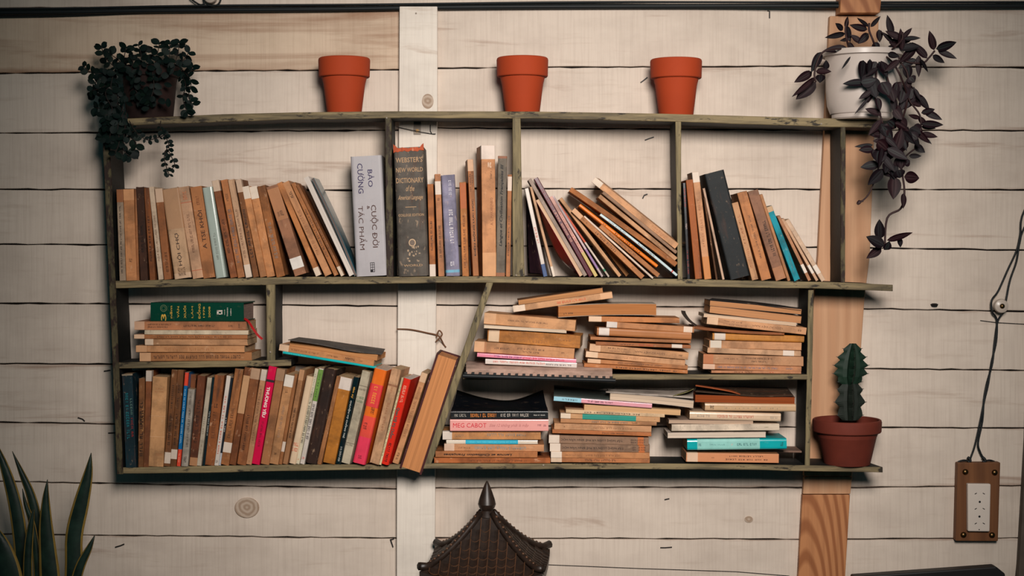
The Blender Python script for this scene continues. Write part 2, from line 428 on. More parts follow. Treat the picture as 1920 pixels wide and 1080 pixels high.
SL = [(221, 679.5, 691), (360, 677.5, 689.5), (500, 675.5, 687.5), (546, 674.5, 686)]
SR = [(868, 701, 712), (1100, 701.5, 712), (1300, 702, 712), (1514, 702, 712)]
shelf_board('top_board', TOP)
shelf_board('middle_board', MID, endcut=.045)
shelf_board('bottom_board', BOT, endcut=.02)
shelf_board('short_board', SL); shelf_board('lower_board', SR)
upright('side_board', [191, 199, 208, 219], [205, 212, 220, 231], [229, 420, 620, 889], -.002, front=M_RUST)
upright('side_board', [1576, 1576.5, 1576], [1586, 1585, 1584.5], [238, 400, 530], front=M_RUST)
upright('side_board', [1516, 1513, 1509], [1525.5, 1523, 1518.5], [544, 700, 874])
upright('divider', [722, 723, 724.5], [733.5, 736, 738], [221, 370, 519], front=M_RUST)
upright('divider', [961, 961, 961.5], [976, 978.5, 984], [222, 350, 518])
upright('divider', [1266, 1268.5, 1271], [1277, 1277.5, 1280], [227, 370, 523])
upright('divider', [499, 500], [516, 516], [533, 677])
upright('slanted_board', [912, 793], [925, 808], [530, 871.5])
# little steel hanger and its wire under the top board
hb = obj('hanger_bracket', *join([box(P(776, 0, BACK_Y).x-SO.x, P(789, 0, BACK_Y).x-SO.x, BACK_Y-.004, BACK_Y-.001, P(0, 252, BACK_Y).z-SO.z, P(0, 224, BACK_Y).z-SO.z),
     box(P(776, 0, BACK_Y).x-SO.x, P(789, 0, BACK_Y).x-SO.x, .03, BACK_Y-.001, P(0, 226, BACK_Y).z-SO.z, P(0, 224, BACK_Y).z-SO.z)]), M_STEEL, shelf)
obj('screw', *tube([P(782.5, 245, BACK_Y-.007)-SO, P(782.5, 245, BACK_Y-.003)-SO], .0035, 10), M_BRASS, hb)
obj('wire', *tube([P(743, 238, BACK_Y-.003)-SO, P(782, 246, BACK_Y-.009)-SO, P(815, 252, BACK_Y-.002)-SO], .0007, 6), M_BLACK, shelf)
obj('hook', *tube([P(807, 234, BACK_Y-.004)-SO, P(807, 246, BACK_Y-.004)-SO, P(810, 251, BACK_Y-.004)-SO, P(817, 251, BACK_Y-.004)-SO], .0009, 6), M_BLACK, shelf)
for x, y in ((725, 221), (1540, 232), (968, 516), (507, 660), (1273, 505), (1019, 872)):
    obj('nail', *tube([P(x, y, -.002)-SO, P(x, y, .003)-SO], .0018, 8), M_STEEL, shelf)
# frayed twine tied across the batten behind the shelf
tw = obj('twine', *tube(smooth_path([P(744, 617, BACK_Y-.002), P(770, 618, BACK_Y-.004), P(800, 624, BACK_Y-.004), P(822, 630, BACK_Y-.004), P(832, 646, WALL_Y-.003), P(836, 651, WALL_Y-.004)]), .0016, 6), plain('jute_twine', (112, 76, 52), .9))
obj('knot', *tube(smooth_path([P(818, 633, BACK_Y-.003), P(823, 620, BACK_Y-.006), P(829, 627, BACK_Y-.006), P(822, 636, BACK_Y-.006), P(817, 641, BACK_Y-.004)]), .0016, 6), tw.data.materials[0], tw)
tag(tw, 'short frayed brown twine knotted across the white batten', 'twine')
def board_top(pts, X, Y):
    """height of a board's upper face above world x"""
    return max(P(x, interp([(p[0], p[1]) for p in pts], x)).z for x in [CX+X*F_PX/DIST])
# ---------------------------------------------------------------- books
_glyph = {}
def text_mesh(s, bold=0.0, shear=0.0):
    k = (s, bold, shear)
    if k in _glyph: return _glyph[k]
    cu = bpy.data.curves.new('t', 'FONT'); cu.body = s.replace('Đ', 'Ð'); cu.resolution_u = 2; cu.offset = bold; cu.shear = shear; cu.size = 1
    o = bpy.data.objects.new('t', cu)
    me = bpy.data.meshes.new_from_object(o)
    V = [(v.co.x, v.co.y) for v in me.vertices]; Fs = [tuple(p.vertices) for p in me.polygons]
    bpy.data.objects.remove(o); bpy.data.curves.remove(cu); bpy.data.meshes.remove(me)
    if V:
        x0 = min(v[0] for v in V); x1 = max(v[0] for v in V); y0 = min(v[1] for v in V); y1 = max(v[1] for v in V)
        V = [((x-x0)/(x1-x0)-.5, (y-y0)/(y1-y0)-.5) for x, y in V]
    _glyph[k] = (V, Fs); return V, Fs
def faded_print(n, seed, asp):
    """a line of print too small or too worn to read: short irregular strokes"""
    r = random.Random(seed); V, Fs = [], []; x = 0.0; cells = []
    while len(cells) < n:
        for _ in range(r.randint(2, 6)):
            cells.append(x); x += 1.0
        x += .7
    tot = x-.7
    def q(a, b, c, d):
        k = len(V); V.extend([(a/tot-.5, c-.5), (b/tot-.5, c-.5), (b/tot-.5, d-.5), (a/tot-.5, d-.5)]); Fs.append((k, k+1, k+2, k+3))
    for c in cells:
        st = r.choice('ablmr')
        lo, hi = r.uniform(0, .12), r.uniform(.85, 1)
        if st in 'abm': q(c+.1, c+.3, lo, hi)
        if st in 'am': q(c+.58, c+.78, lo, hi)
        if st in 'bl': q(c+.3, c+.8, lo, lo+.2)
        if st in 'abr': q(c+.25, c+.75, hi-.2, hi)
        if st == 'r': q(c+.4, c+.58, lo, hi)
        if st == 'l': q(c+.12, c+.32, lo, hi)
        if st in 'ab' and r.random() < .6: q(c+.25, c+.65, .45, .6)
    return V, Fs
def uprofile(w, d0, d1, t, r, off=0.0, flip=False, dep=0):
    """U section of a cover, spine at y = 0 (or at the back when flip), open at the other end"""
    h = w/2+off; pts = []
    n = 3
    outer = [(-h, d1)]+[(-h+r-r*math.cos(a), r-off-r*math.sin(a)) for a in [i*math.pi/2/n for i in range(n+1)]]
    outer = outer+[(-x, y) for x, y in reversed(outer)]
    hi = h-t; ri = max(r-t, .0002)
    inner = [(-hi, d1)]+[(-hi+ri-ri*math.cos(a), t-off+ri-ri*math.sin(a)) for a in [i*math.pi/2/n for i in range(n+1)]]
    inner = inner+[(-x, y) for x, y in reversed(inner)]
    prof = outer+list(reversed(inner))
    if flip: prof = [(-x, dep-y) for x, y in prof]
    return prof
def loft(prof, zs, h, bend, jitter=0, rr=None):
    m = len(prof); V, Fs = [], []
    for i, z in enumerate(zs):
        t = min(1, max(0, z/h)); bx = bend*4*t*(1-t)
        endj = jitter if (i in (0, len(zs)-1)) else jitter*.25
        for x, y in prof:
            V.append((x+bx+(rr.uniform(-1, 1)*jitter*.12 if rr else 0), y, z+(rr.uniform(-1, 1)*endj if rr else 0)))
    for i in range(len(zs)-1):
        for k in range(m):
            k2 = (k+1) % m
            Fs.append((i*m+k, i*m+k2, (i+1)*m+k2, (i+1)*m+k))
    hm = m//2
    for base, rev in ((0, True), ((len(zs)-1)*m, False)):
        for k in range(hm-1):
            f = (base+k, base+k+1, base+m-2-k, base+m-1-k)
            Fs.append(tuple(reversed(f)) if rev else f)
    return V, Fs
BOARDS = {'T': TOP, 'M': MID, 'B': BOT, 'SL': SL, 'SR': SR}
bcount = [0]; BK = []
def book(label, A, B, wpx, color, kind='m', Y=None, dep=None, yaw=0, bend=0, fore=False, hard=False, st=(), tx=(), pc=(196, 160, 122),
         snap=None, group=None, rnd=None, ct=None, cat='book', name='book'):
    bcount[0] += 1; r = random.Random(bcount[0]*13+5)
    Y = r.uniform(-.002, .004) if Y is None else Y
    a, b = P(A[0], A[1], Y), P(B[0], B[1], Y)
    d = b-a; h = d.length; d.normalize()
    w = wpx*(DIST+Y)/F_PX
    dep = dep or min(BACK_Y-Y-.003, r.uniform(.086, .098)); dep = min(dep, BACK_Y-Y-.002)
    Zc = Vector((d.x, 0, d.z)); Xc = Vector((d.z, 0, -d.x))
    base = a+Xc*w/2
    M = Matrix(((Xc.x, 0, Zc.x), (0, 1, 0), (Xc.z, 0, Zc.z)))
    M = Matrix.Rotation(-math.radians(yaw), 3, 'Z') @ M
    if snap:                                   # let the lowest corner rest on its board
        low = min((base+M @ Vector((sx*w/2, 0, sz*h)) for sx in (-1, 1) for sz in (0, 1)), key=lambda v: v.z)
        dz = board_top(BOARDS[snap], low.x, 0)-low.z
        if abs(dz) < .02: base.z += dz+.0002
    root = empty(name, base); root.rotation_euler = M.to_euler(); BK.append([root, base+M @ Vector((0, dep/2, h/2)), [M.col[i].copy() for i in range(3)], [w/2, dep/2, h/2], w/2])
    tag(root, label, cat, group)
    t = ct or (.0024 if hard else min(.0007, w*.12))
    ov = .0028 if hard else .0003
    rr_ = min(w*.45, (.006 if hard else .0016) if rnd is None else rnd)
    prof = uprofile(w, 0, dep, t, max(rr_, t*1.05), flip=fore, dep=dep)
    zs = [h*i/8 for i in range(9)]
    V, Fs = loft(prof, zs, h, bend, .0012 if kind == 'w' else .0004, r)
    obj('cover', V, Fs, MATK[kind], root, color)
    y0_ = t if rr_ < .002 else rr_+t*.5
    pf = [(-w/2+t*1.02, y0_), (w/2-t*1.02, y0_), (w/2-t*1.02, dep-ov), (-w/2+t*1.02, dep-ov)]
    if fore: pf = [(x, dep-y) for x, y in reversed(pf)]
    V, Fs = loft(pf, [ov+(h-2*ov)*i/8 for i in range(9)], h, bend, .0003, r)
    obj('pages', V, Fs, M_PAGES, root, pc)
    for s in st:
        z0, z1 = s[0]*h, s[1]*h; wrap = s[3] if len(s) > 3 else .016
        pr = uprofile(w, 0, min(wrap, dep*.9), .00012, max(rr_, .0003), off=.00018)
        V, Fs = loft(pr, [z0+(z1-z0)*i/4 for i in range(5)], h, bend)
        obj(s[4] if len(s) > 4 else 'sticker', V, Fs, M_STICK, root, s[2])
    for s in tx:
        txt, t0, t1, flow, c = s[:5]; size = s[5] if len(s) > 5 else .5; off = s[6] if len(s) > 6 else 0
        op = s[7] if len(s) > 7 else {}
        ln = (t1-t0)*h; cz = (t0+t1)/2*h
        if txt[0] == '~': gv, gf = faded_print(int(txt[1:]), bcount[0]*7+len(txt)+int(t0*100), 1); nm = 'faded_print'
        else: gv, gf = text_mesh(txt, 0.0 if 'M' in txt else op.get('b', .012), op.get('sh', 0)); nm = 'title' if ln > .02 or flow == 'h' else 'lettering'
        V = []
        yf = -.0005
        for u, v in gv:
            if flow == 'up': x, z = -v*size*w, u*ln
            elif flow == 'dn': x, z = v*size*w, -u*ln
            else: x, z = u*size*w, v*ln
            x += off*w; z += cz
            tt = z/h; x += bend*4*tt*(1-tt)
            V.append((x, yf, z))
        # face the viewer (-y)
        if gf:
            o = obj(nm, V, gf, M_PRINT, root, c)
            if o.data.polygons[0].normal.y > 0: o.data.flip_normals()
    return root
def S(label, x0, y0, x1, y1, w, color, kind='m', **k):
    return book(label, (x0, y0), (x1, y1), w, color, kind, **k)
def L(label, xl, yl, xr, yr, w, color, kind='m', **k):
    return book(label, (xr, yr), (xl, yl), w, color, kind, **k)
WH, CR, DK, BR = (214, 200, 186), (206, 172, 142), (40, 30, 26), (84, 54, 34)
def sheet(name, root, fpts, bpts, mat, color, thick=.0006, n=14, mid=None):
    """thin curled cover between a front and a back edge (world points), child of root"""
    fp = smooth_path(fpts, n); bp = smooth_path(bpts, n)
    inv = root.matrix_basis.inverted()
    rows = 6; V = []; m = min(len(fp), len(bp))
    for s_ in range(2):
        for j in range(rows+1):
            t = j/rows
            for i in range(m):
                p = fp[i].lerp(bp[i], t)
                if mid: p = p+Vector((0, 0, mid*4*t*(1-t)))
                V.append(inv @ (p+Vector((0, 0, -thick*s_))))
    Fs = []; k = (rows+1)*m
    for j in range(rows):
        for i in range(m-1):
            a = j*m+i; Fs.append((a, a+1, a+m+1, a+m)); Fs.append((k+a, k+a+m, k+a+m+1, k+a+1))
    for i in range(m-1):
        Fs.append((i, k+i, k+i+1, i+1)); q = rows*m+i; Fs.append((q, q+1, k+q+1, k+q))
    for j in range(rows):
        a = j*m; Fs.append((a, a+m, k+a+m, k+a)); a = j*m+m-1; Fs.append((a, k+a, k+a+m, a+m))
    return obj(name, V, Fs, mat, root, color, smooth=True)
def settle():
    """neighbouring books that press into one another are thinned a little, so that they only touch"""
    for _ in range(4):
        for i in range(len(BK)):
            for j in range(i):
                a, b = BK[i], BK[j]
                if (a[1]-b[1]).length > .35: continue
                best, bi = 9, -1
                axes = a[2]+b[2]
                axes = axes+[u.cross(v) for u in a[2] for v in b[2]]
                for k, Lx in enumerate(axes):
                    if Lx.length < 1e-3: continue
                    Lx = Lx.normalized()
                    d = sum(abs(Lx.dot(a[2][q]))*a[3][q]+abs(Lx.dot(b[2][q]))*b[3][q] for q in range(3))-abs(Lx.dot(a[1]-b[1]))
                    if d < best-1e-6: best, bi = d, k
                    if d < 0: break
                if .0016 < best < .009:
                    tot = a[3][0]+b[3][0]
                    for q in (a, b): q[3][0] = max(q[3][0]-(best-.0008)*q[3][0]/tot*.7, q[4]*.6)
    for q in BK:
        if q[3][0] < q[4]*.995: q[0].scale.x = q[3][0]/q[4]
# ---- upper left row
GA = dict(snap='M', group='books standing in the upper left row')
S('thin pale grey book with close dark print against the left side board', 224, 525, 218, 354, 12, (176, 150, 126), 'm', tx=[('~40', .08, .82, 'up', DK, .28, -.05)], st=[(.86, 1, (150, 92, 54))], **GA)
S('broad plain orange-tan paperback second from the left side board', 236.5, 525, 230.5, 354, 20, (206, 138, 88), 'm', st=[(.88, 1, (214, 152, 104))], tx=[('~2', .2, .24, 'h', BR, .3), ('~3', .08, .083, 'h', (150, 80, 50), .7)], **GA)
S('very thin brown booklet between orange-tan paperback and blackened brown book', 256, 525, 251.5, 354, 5, (168, 108, 66), 'm', **GA)
S('blackened dark brown worn book in the upper left row', 261.5, 524, 253.5, 350, 17, (66, 36, 20), 'w', tx=[('~10', .3, .6, 'up', (20, 14, 10), .35)], **GA)
S('narrow mottled brown book right of the blackened worn one', 280, 524, 269, 352, 12, (138, 78, 38), 'w', tx=[('~14', .2, .7, 'up', (60, 34, 20), .35)], **GA)
S('narrow cream book with long faint print beside a cream-topped brown one', 296.7, 520, 278.5, 346.5, 10, (214, 186, 158), 'm', tx=[('~26', .2, .7, 'up', (140, 108, 84), .35)], **GA)
S('brown book with a cream sticker on top left of the torn-spined HỘI CHỢ book', 307.5, 521, 290, 351, 14, (156, 94, 52), 'm', st=[(.85, 1, (206, 172, 144))], tx=[('~22', .08, .3, 'up', BR, .4, .1)], **GA)
S('thick peeling cream book with a torn spine lettered HỘI CHỢ', 327, 523, 303, 354, 32, (200, 160, 124), 'w', rnd=.004,
  tx=[('HỘI CHỢ', .14, .5, 'up', (70, 52, 42), .3, -.02), ('~12', .03, .12, 'up', (110, 80, 60), .5)], st=[(.55, .99, (178, 134, 98), .004, 'exposed_binding'), (0, .06, (206, 170, 138), .004, 'exposed_binding')], pc=(60, 110, 112), **GA)
S('pale tan book with two thin red lines across the spine', 361.5, 522, 333.8, 350.5, 20, (208, 160, 124), 'm', st=[(.825, .831, (190, 92, 60), .01, 'red_line'), (.085, .091, (190, 92, 60), .01, 'red_line')],
  tx=[('~24', .28, .7, 'up', (120, 84, 64), .25), ('~2', .86, .95, 'up', (200, 120, 80), .4)], **GA)
S('tan book with large dark letters A TSE KHÔI', 381.5, 521, 356, 350, 22, (184, 118, 70), 'm', tx=[('A TSE KHÔI', .32, .74, 'up', (70, 40, 24), .42), ('~4', .8, .9, 'up', (140, 84, 50), .3)], **GA)
S('glossy pale grey-blue book in the upper left row', 404.5, 520.5, 378.5, 351, 20, (166, 176, 166), 'g', rnd=.005, tx=[('~16', .2, .5, 'up', (130, 134, 126), .25)], **GA)
S('tall dark brown book with a cream sticker on top next to the grey-blue one', 432, 520, 396.8, 338, 13, (146, 82, 42), 'm', st=[(.89, 1, (210, 180, 154))], tx=[('~22', .25, .6, 'up', DK, .4)], **GA)
S('tall tan book with blurred blue lettering', 446, 520, 413.5, 337, 13, (184, 116, 68), 'm', tx=[('~24', .15, .7, 'up', (110, 106, 112), .4), ('~3', .78, .86, 'up', BR, .35)], **GA)
S('tall pale tan book with a white sticker at the foot', 461, 520, 427, 337, 11.5, (206, 162, 126), 'm', st=[(0, .13, (218, 196, 176))], tx=[('~26', .2, .7, 'up', (130, 92, 70), .35)], **GA)
S('tall dark brown book with cream top and heavy black lettering', 474.5, 519, 441, 336, 11, (134, 82, 44), 'w', st=[(.87, 1, (200, 168, 142))], tx=[('~12', .2, .7, 'up', DK, .5)], **GA)
for lab_, a in (('plain orange paperback with white top sticker beside a dark book with black lettering', (487.3, 519.5, 453, 350, 13.5)), ('plain orange paperback with white top sticker beside a mottled brown book', (500.5, 519, 467, 350, 15))):
    S(lab_, *a, (204, 136, 84), 'm', st=[(.865, 1, (226, 206, 186))], **GA)
S('mottled brown book with faint blue print right of the plain orange pair', 518.5, 518, 481.5, 349, 16, (172, 106, 56), 'w', tx=[('~22', .2, .6, 'up', (130, 124, 118), .4)], **GA)
S('wide grey-brown book with a white tape patch near its foot', 552, 519, 498, 352, 24, (152, 102, 72), 'm', st=[(.075, .195, (226, 216, 206), .003), (.62, .97, (176, 118, 76), .003, 'torn_patch')], tx=[('~4', .66, .72, 'h', BR, .5)], **GA)
S('narrow orange-brown book with a white sticker at the foot leaning right', 592, 517.5, 518.5, 343.5, 11, (190, 120, 66), 'm', st=[(0, .085, (220, 196, 172))], **GA)
S('leaning tan book with the long embossed title beside the white-footed one', 609.5, 517.5, 529, 343, 13.5, (198, 138, 92), 'm', tx=[('~26', .22, .7, 'up', (150, 98, 62), .45), ('~3', .83, .9, 'up', BR, .4)], **GA)
S('leaning dark tan book with rubbed black lettering', 625.5, 517, 544, 344, 11.5, (164, 102, 54), 'm', tx=[('~20', .2, .72, 'up', BR, .4)], **GA)
S('slim leaning brown book with a small white foot sticker beside the magazine', 638.5, 516, 554, 346, 8, (150, 92, 48), 'm', st=[(0, .10, (222, 196, 170))], tx=[('~14', .3, .7, 'up', BR, .4)], **GA)
S('thick white magazine leaning with its page edges outward', 654.5, 518.5, 569, 334, 11, (206, 194, 186), 'g', fore=True, pc=(232, 218, 206), snap='M', group='magazines leaning in the upper left row', name='magazine', cat='magazine')
S('curled magazine with a teal and black cover leaning against the white book', 664, 515, 583, 332, 6.5, (28, 96, 112), 'g', fore=True, pc=(110, 96, 90), bend=.004, snap='M', group='magazines leaning in the upper left row', name='magazine', cat='magazine', Y=.006)
NV = (52, 42, 82); BN = (74, 44, 36)
wb = S('thick white laminated book lettered BẢO CƯỜNG CUỘC ĐỜI & TÁC PHẨM', 666.5, 519.5, 655.5, 294.5, 61, (178, 172, 174), 'g', snap='M', rnd=.007, dep=.095,
  tx=[('BẢO', .74, .885, 'dn', NV, .2, .13, {'b': .008}), ('CƯỜNG', .69, .94, 'dn', NV, .23, -.18, {'b': .008}), ('&', .555, .585, 'dn', BN, .09, .0),
      ('CUỘC ĐỜI', .235, .59, 'dn', BN, .26, .17, {'b': .008}), ('TÁC PHẨM', .22, .585, 'dn', BN, .24, -.21, {'b': .008}),
      ('~1', .03, .115, 'h', (30, 26, 34), .0001)])
inv = None
def emblem(root, w, h, cx, z0, z1, x0, x1, color, grid=True):
    t = (x1-x0)*.12; q = []
    def rc(a, b, c, d): q.append(([(a, -.00055, c), (b, -.00055, c), (b, -.00055, d), (a, -.00055, d)], [(0, 1, 2, 3)]))
    rc(x0, x1, z0, z0+t); rc(x0, x1, z1-t, z1); rc(x0, x0+t, z0, z1); rc(x1-t, x1, z0, z1)
    if grid:
        for k in (1, 2, 3): rc(x0, x1, z0+(z1-z0)*k/4-t*.4, z0+(z1-z0)*k/4+t*.4)
        rc((x0+x1)/2-t*.4, (x0+x1)/2+t*.4, z0, z1); rc(x0, x0+(x1-x0)*.6, z0, z0+(z1-z0)*.22)
    obj('emblem', *join(q), M_PRINT, root, color)
emblem(wb, 0, 0, 0, .008, .028, -.002, .0075, (34, 28, 36))
# ---- the dictionary
GOLD = (176, 140, 104)
wd = S('thick dark grey dictionary with gold titling and a torn red head', 747, 525, 737.5, 284, 57, (96, 88, 80), 'w', snap='M', hard=True, rnd=.008, dep=.098, Y=-.004,
  tx=[("WEBSTER'S", .885, .925, 'h', GOLD, .88), ('NEW WORLD', .81, .845, 'h', GOLD, .88), ('DICTIONARY', .725, .765, 'h', GOLD, .9), ('of the', .66, .705, 'h', GOLD, .28, 0, {'sh': .4}),
      ('American Language', .585, .63, 'h', GOLD, .82, 0, {'sh': .4}), ('—', .535, .54, 'h', GOLD, .36), ('COLLEGE EDITION', .465, .485, 'h', GOLD, .84), ('WORLD', .075, .092, 'h', GOLD, .62)])
hh = 241*DIST/F_PX
def disc(rx, rz, cx, cz, y=-.0006, n=18): return ([(cx+rx*math.cos(2*math.pi*k/n), y, cz+rz*math.sin(2*math.pi*k/n)) for k in range(n)], [tuple(range(n))])
obj('emblem', *join([disc(.0075, .008, .0, hh*.26), ]), M_PRINT, wd, (196, 164, 130))
obj('emblem', *join([disc(.0055, .006, .0, hh*.26, -.0008)]), M_PRINT, wd, (112, 96, 84))
rq = random.Random(3); blobs = []
for i in range(26):
    cx, cz = rq.gauss(.002, .006), hh*rq.uniform(.11, .24); blobs.append(disc(rq.uniform(.0006, .0022), rq.uniform(.0006, .003), cx, cz, -.0006-.00001*i, 7))
obj('emblem', *join(blobs), M_PRINT, wd, (168, 142, 116))
V = []; n = 14; wd_w = 57*DIST/F_PX
for i in range(n+1):
    u = i/n; x = (u-.5)*wd_w; top = hh+(.008 if i in (0, n) else .0045 if i in (1, n-1) else rq.uniform(-.002, .001)); bot = hh-.006-rq.uniform(0, .0045)*(1 if i < n*.8 else .3)
    V += [(x, -.0008, bot), (x, -.0011, bot+.001), (x, -.0011, top), (x, .002, top)]
Fs = [(i*4+k, (i+1)*4+k, (i+1)*4+k+1, i*4+k+1) for i in range(n) for k in range(3)]
fl = obj('torn_spine_lining', V, Fs, M_WORN, wd, (192, 84, 46)); fl['label'] = 'torn orange-red lining at the head'
# ---- upper row between the two dividers
GB = dict(snap='M', group='books standing beside the dictionary')
S('narrow orange-brown book with a white foot sticker touching the dictionary', 804.5, 518, 800, 345, 13.5, (178, 106, 54), 'm', st=[(0, .13, (220, 200, 184))], tx=[('~14', .28, .6, 'up', DK, .35)], yaw=0, **GB)
S('light brown book with a white label below its top next to the lavender book', 821, 519, 813.5, 327.5, 13.5, (184, 122, 80), 'm', st=[(.8, .93, (224, 204, 188))], tx=[('~14', .18, .5, 'up', BR, .35), ('~1', .74, .77, 'h', BR, .4)], yaw=-3, **GB)
S('cracked lavender book with white gothic-looking lettering and a blue foot line', 836.5, 518.5, 827, 329.5, 26, (146, 140, 162), 'w', st=[(.035, .062, (110, 170, 196), .004, 'blue_line')], tx=[('~14', .32, .66, 'dn', (222, 214, 214), .3, .05, ), ('~6', .8, .95, 'dn', (196, 190, 200), .22, .1), ('~2', .1, .15, 'h', (206, 200, 206), .3)], yaw=-3, rnd=.005, **GB)
S('short orange-brown torn-spined book beside the ĐIỆN ĐỘNG LỰC HỌC one', 863.5, 518, 858, 342, 19, (198, 126, 70), 'w', st=[(.72, .99, (178, 92, 38), .003, 'torn_patch')], tx=[('~16', .08, .65, 'up', (120, 70, 40), .35)], **GB)
S('brown book with bold black title ĐIỆN ĐỘNG LỰC HỌC', 884, 517, 873, 298.5, 17, (178, 112, 66), 'm', st=[(.9, 1, (212, 166, 130))], tx=[('ĐIỆN ĐỘNG LỰC HỌC', .17, .66, 'up', DK, .4, .05, {'b': .03}), ('~10', .76, .9, 'up', BR, .25, .2), ('~8', .72, .88, 'up', BR, .25, -.15)], yaw=-4, **GB)
S('tall thick tan book with a white top and the name MAKARENKO', 904.5, 518, 901.5, 273, 27, (206, 142, 94), 'm', st=[(.895, 1, (226, 206, 192)), (0, .18, (210, 152, 104), .004, 'worn_foot')], tx=[('A. S. MAKARENKO', .39, .6, 'up', (140, 86, 56), .2, .2), ('TẬP 1', .745, .8, 'up', BR, .18, .2), ('~1', .83, .87, 'h', (226, 196, 168), .3, .1)], yaw=-7, pc=(140, 110, 90), **GB)
S('grey cloth book with slanted black title Langue et Civilisation Françaises', 929.5, 516, 933.5, 290.5, 17.5, (116, 104, 90), 'm', tx=[('Langue et Civilisation Françaises III', .25, .93, 'up', (26, 24, 24), .42, 0, {'sh': .25, 'b': .025})], st=[(0, .03, (150, 92, 56), .004, 'worn_foot'), (.98, 1, (140, 86, 56), .004, 'worn_head')], **GB)
S('thin brown book with a white top label touching the divider', 948.5, 516, 952, 325, 8, (180, 116, 72), 'm', st=[(.84, .98, (220, 196, 178))], tx=[('~14', .2, .6, 'up', BR, .4)], **GB)
# ---- leaning heap between the dividers
GC = dict(group='books leaning between the two right-hand dividers')
c1 = S('slim white spine with red lettering and a dark picture cover against the divider', 1019, 516, 983.5, 351, 7.5, (220, 206, 194), 'g', snap='M', st=[(.0, .14, (70, 90, 130), .002, 'blue_foot')], tx=[('~9', .38, .56, 'up', (196, 70, 40), .5)], **GC)
o = sheet('picture_cover', c1, [P(985, 354, .002), P(996, 405, .002), P(1007, 460, .002), P(1018, 514, .002)], [P(985.5, 362, .06), P(987, 410, .06), P(988, 460, .06), P(990, 512, .06)], M_WORN, (58, 30, 42), .0008)
S('slim tan book with a pale foot sticker beside the slim white spine', 1035, 518, 991.5, 350, 8, (208, 162, 124), 'm', snap='M', st=[(0, .11, (226, 208, 190))], **GC)
c3 = S('bright red book with cream page edges and a bulging cover', 1086, 517, 1003.5, 374, 10, (150, 20, 22), 'g', fore=True, snap='M', pc=(222, 184, 150), Y=.0, **GC)
sheet('bulging_cover', c3, [P(1004, 376, .001), P(1030, 421, .001), P(1057, 468, .001), P(1085, 516, .001)], [P(1005, 382, .045), P(1022, 440, .045), P(1042, 485, .045), P(1075, 512, .045)], M_GLOSS, (150, 18, 22), .0008)
S('pale grey book behind the maroon spine', 1093, 518, 988, 337, 11, (168, 146, 132), 'm', snap='M', dep=.085, **GC)
S('maroon spine with light lettering leaning in the heap', 1104, 519, 1000.5, 335.5, 9.5, (84, 22, 38), 'g', snap='M', tx=[('~10', .35, .68, 'up', (206, 150, 130), .55), ('~6', .72, .9, 'up', (150, 90, 90), .35)], **GC)
S('pink and yellow spined book beside the maroon one', 1114, 519, 1028.5, 370, 9, (222, 170, 156), 'm', snap='M', st=[(0, .3, (206, 180, 110), .003, 'yellow_foot')], tx=[('~16', .3, .8, 'up', (196, 110, 90), .35)], **GC)
S('thin violet and white spine leaning beside the pink and yellow one', 1126.5, 519, 1034, 368, 7, (214, 190, 190), 'm', snap='M', st=[(.1, .34, (150, 116, 160), .003, 'violet_band')], **GC)
S('thin white book with red edge and small green mark', 1139, 519, 1040.5, 376, 6, (228, 208, 190), 'm', snap='M', st=[(.45, .95, (196, 84, 52), .003, 'red_band'), (.07, .1, (60, 140, 100), .003, 'green_mark')], **GC)
S('plain light tan book leaning in the middle of the heap', 1158, 518.5, 1046.5, 373, 11, (204, 152, 108), 'm', snap='M', **GC)
S('brown book showing rough page edges in the heap', 1172, 519, 1076, 396, 13, (166, 108, 62), 'w', fore=True, snap='M', Y=.046, dep=.055, pc=(190, 132, 84), **GC)
S('brown book with large faded dark lettering lowest in the heap', 1199.5, 526, 1069, 399, 16, (188, 122, 72), 'm', Y=-.012, dep=.052, st=[(.88, 1, (212, 160, 118), .01)], tx=[('~9', .38, .68, 'up', (110, 66, 36), .5), ('~3', .8, .88, 'up', (110, 66, 36), .3), ('~1', .14, .16, 'up', BR, .4)], **GC)
S('slim cream-white spine over the brown book with faded lettering', 1222, 524, 1093, 408, 6.5, (230, 206, 186), 'm', Y=-.008, **GC)
S('light brown book with dark print under the bright orange spine', 1231, 521, 1122, 428, 11.5, (178, 114, 66), 'm', Y=-.004, tx=[('~12', .4, .85, 'up', (90, 54, 34), .35)], **GC)
S('bright orange laminated spine with dark brown lettering', 1229, 503.5, 1083.5, 388.5, 10.5, (232, 124, 34), 'g', Y=-.004, rnd=.004, tx=[('~13', .22, .55, 'up', (90, 44, 20), .5), ('~2', .66, .7, 'up', (90, 44, 20), .4)], **GC)
S('pale ice-blue spine with thin dark lettering and a red dot', 1267, 519, 1123.5, 405, 7, (196, 212, 214), 'g', Y=-.002, tx=[('~10', .3, .52, 'up', (70, 76, 84), .5), ('~8', .68, .9, 'up', (90, 100, 110), .35)], st=[(.055, .07, (196, 80, 70), .003, 'red_dot')], bend=.003, **GC)
S('thick ragged brown book with curled corner', 1264, 502, 1066, 361, 14, (176, 108, 58), 'w', Y=.004, bend=.003, **GC)
S('narrow cream-edged worn book under the grey-brown one', 1265, 489, 1121.5, 371, 8, (206, 154, 112), 'w', Y=.002, **GC)
S('flat grey-brown book beneath the topmost white-tipped tan one', 1266, 477, 1128, 364, 8.5, (154, 118, 92), 'm', Y=.004, **GC)
S('topmost leaning tan book with a white tip', 1264, 468, 1107.5, 342, 15.5, (212, 156, 112), 'm', Y=-.004, st=[(.905, 1, (228, 208, 188), .02)], tx=[('~14', .12, .3, 'up', (184, 120, 80), .25, .15), ('~12', .13, .28, 'up', (184, 120, 80), .22, -.2)], yaw=9, pc=(176, 148, 122), **GC)
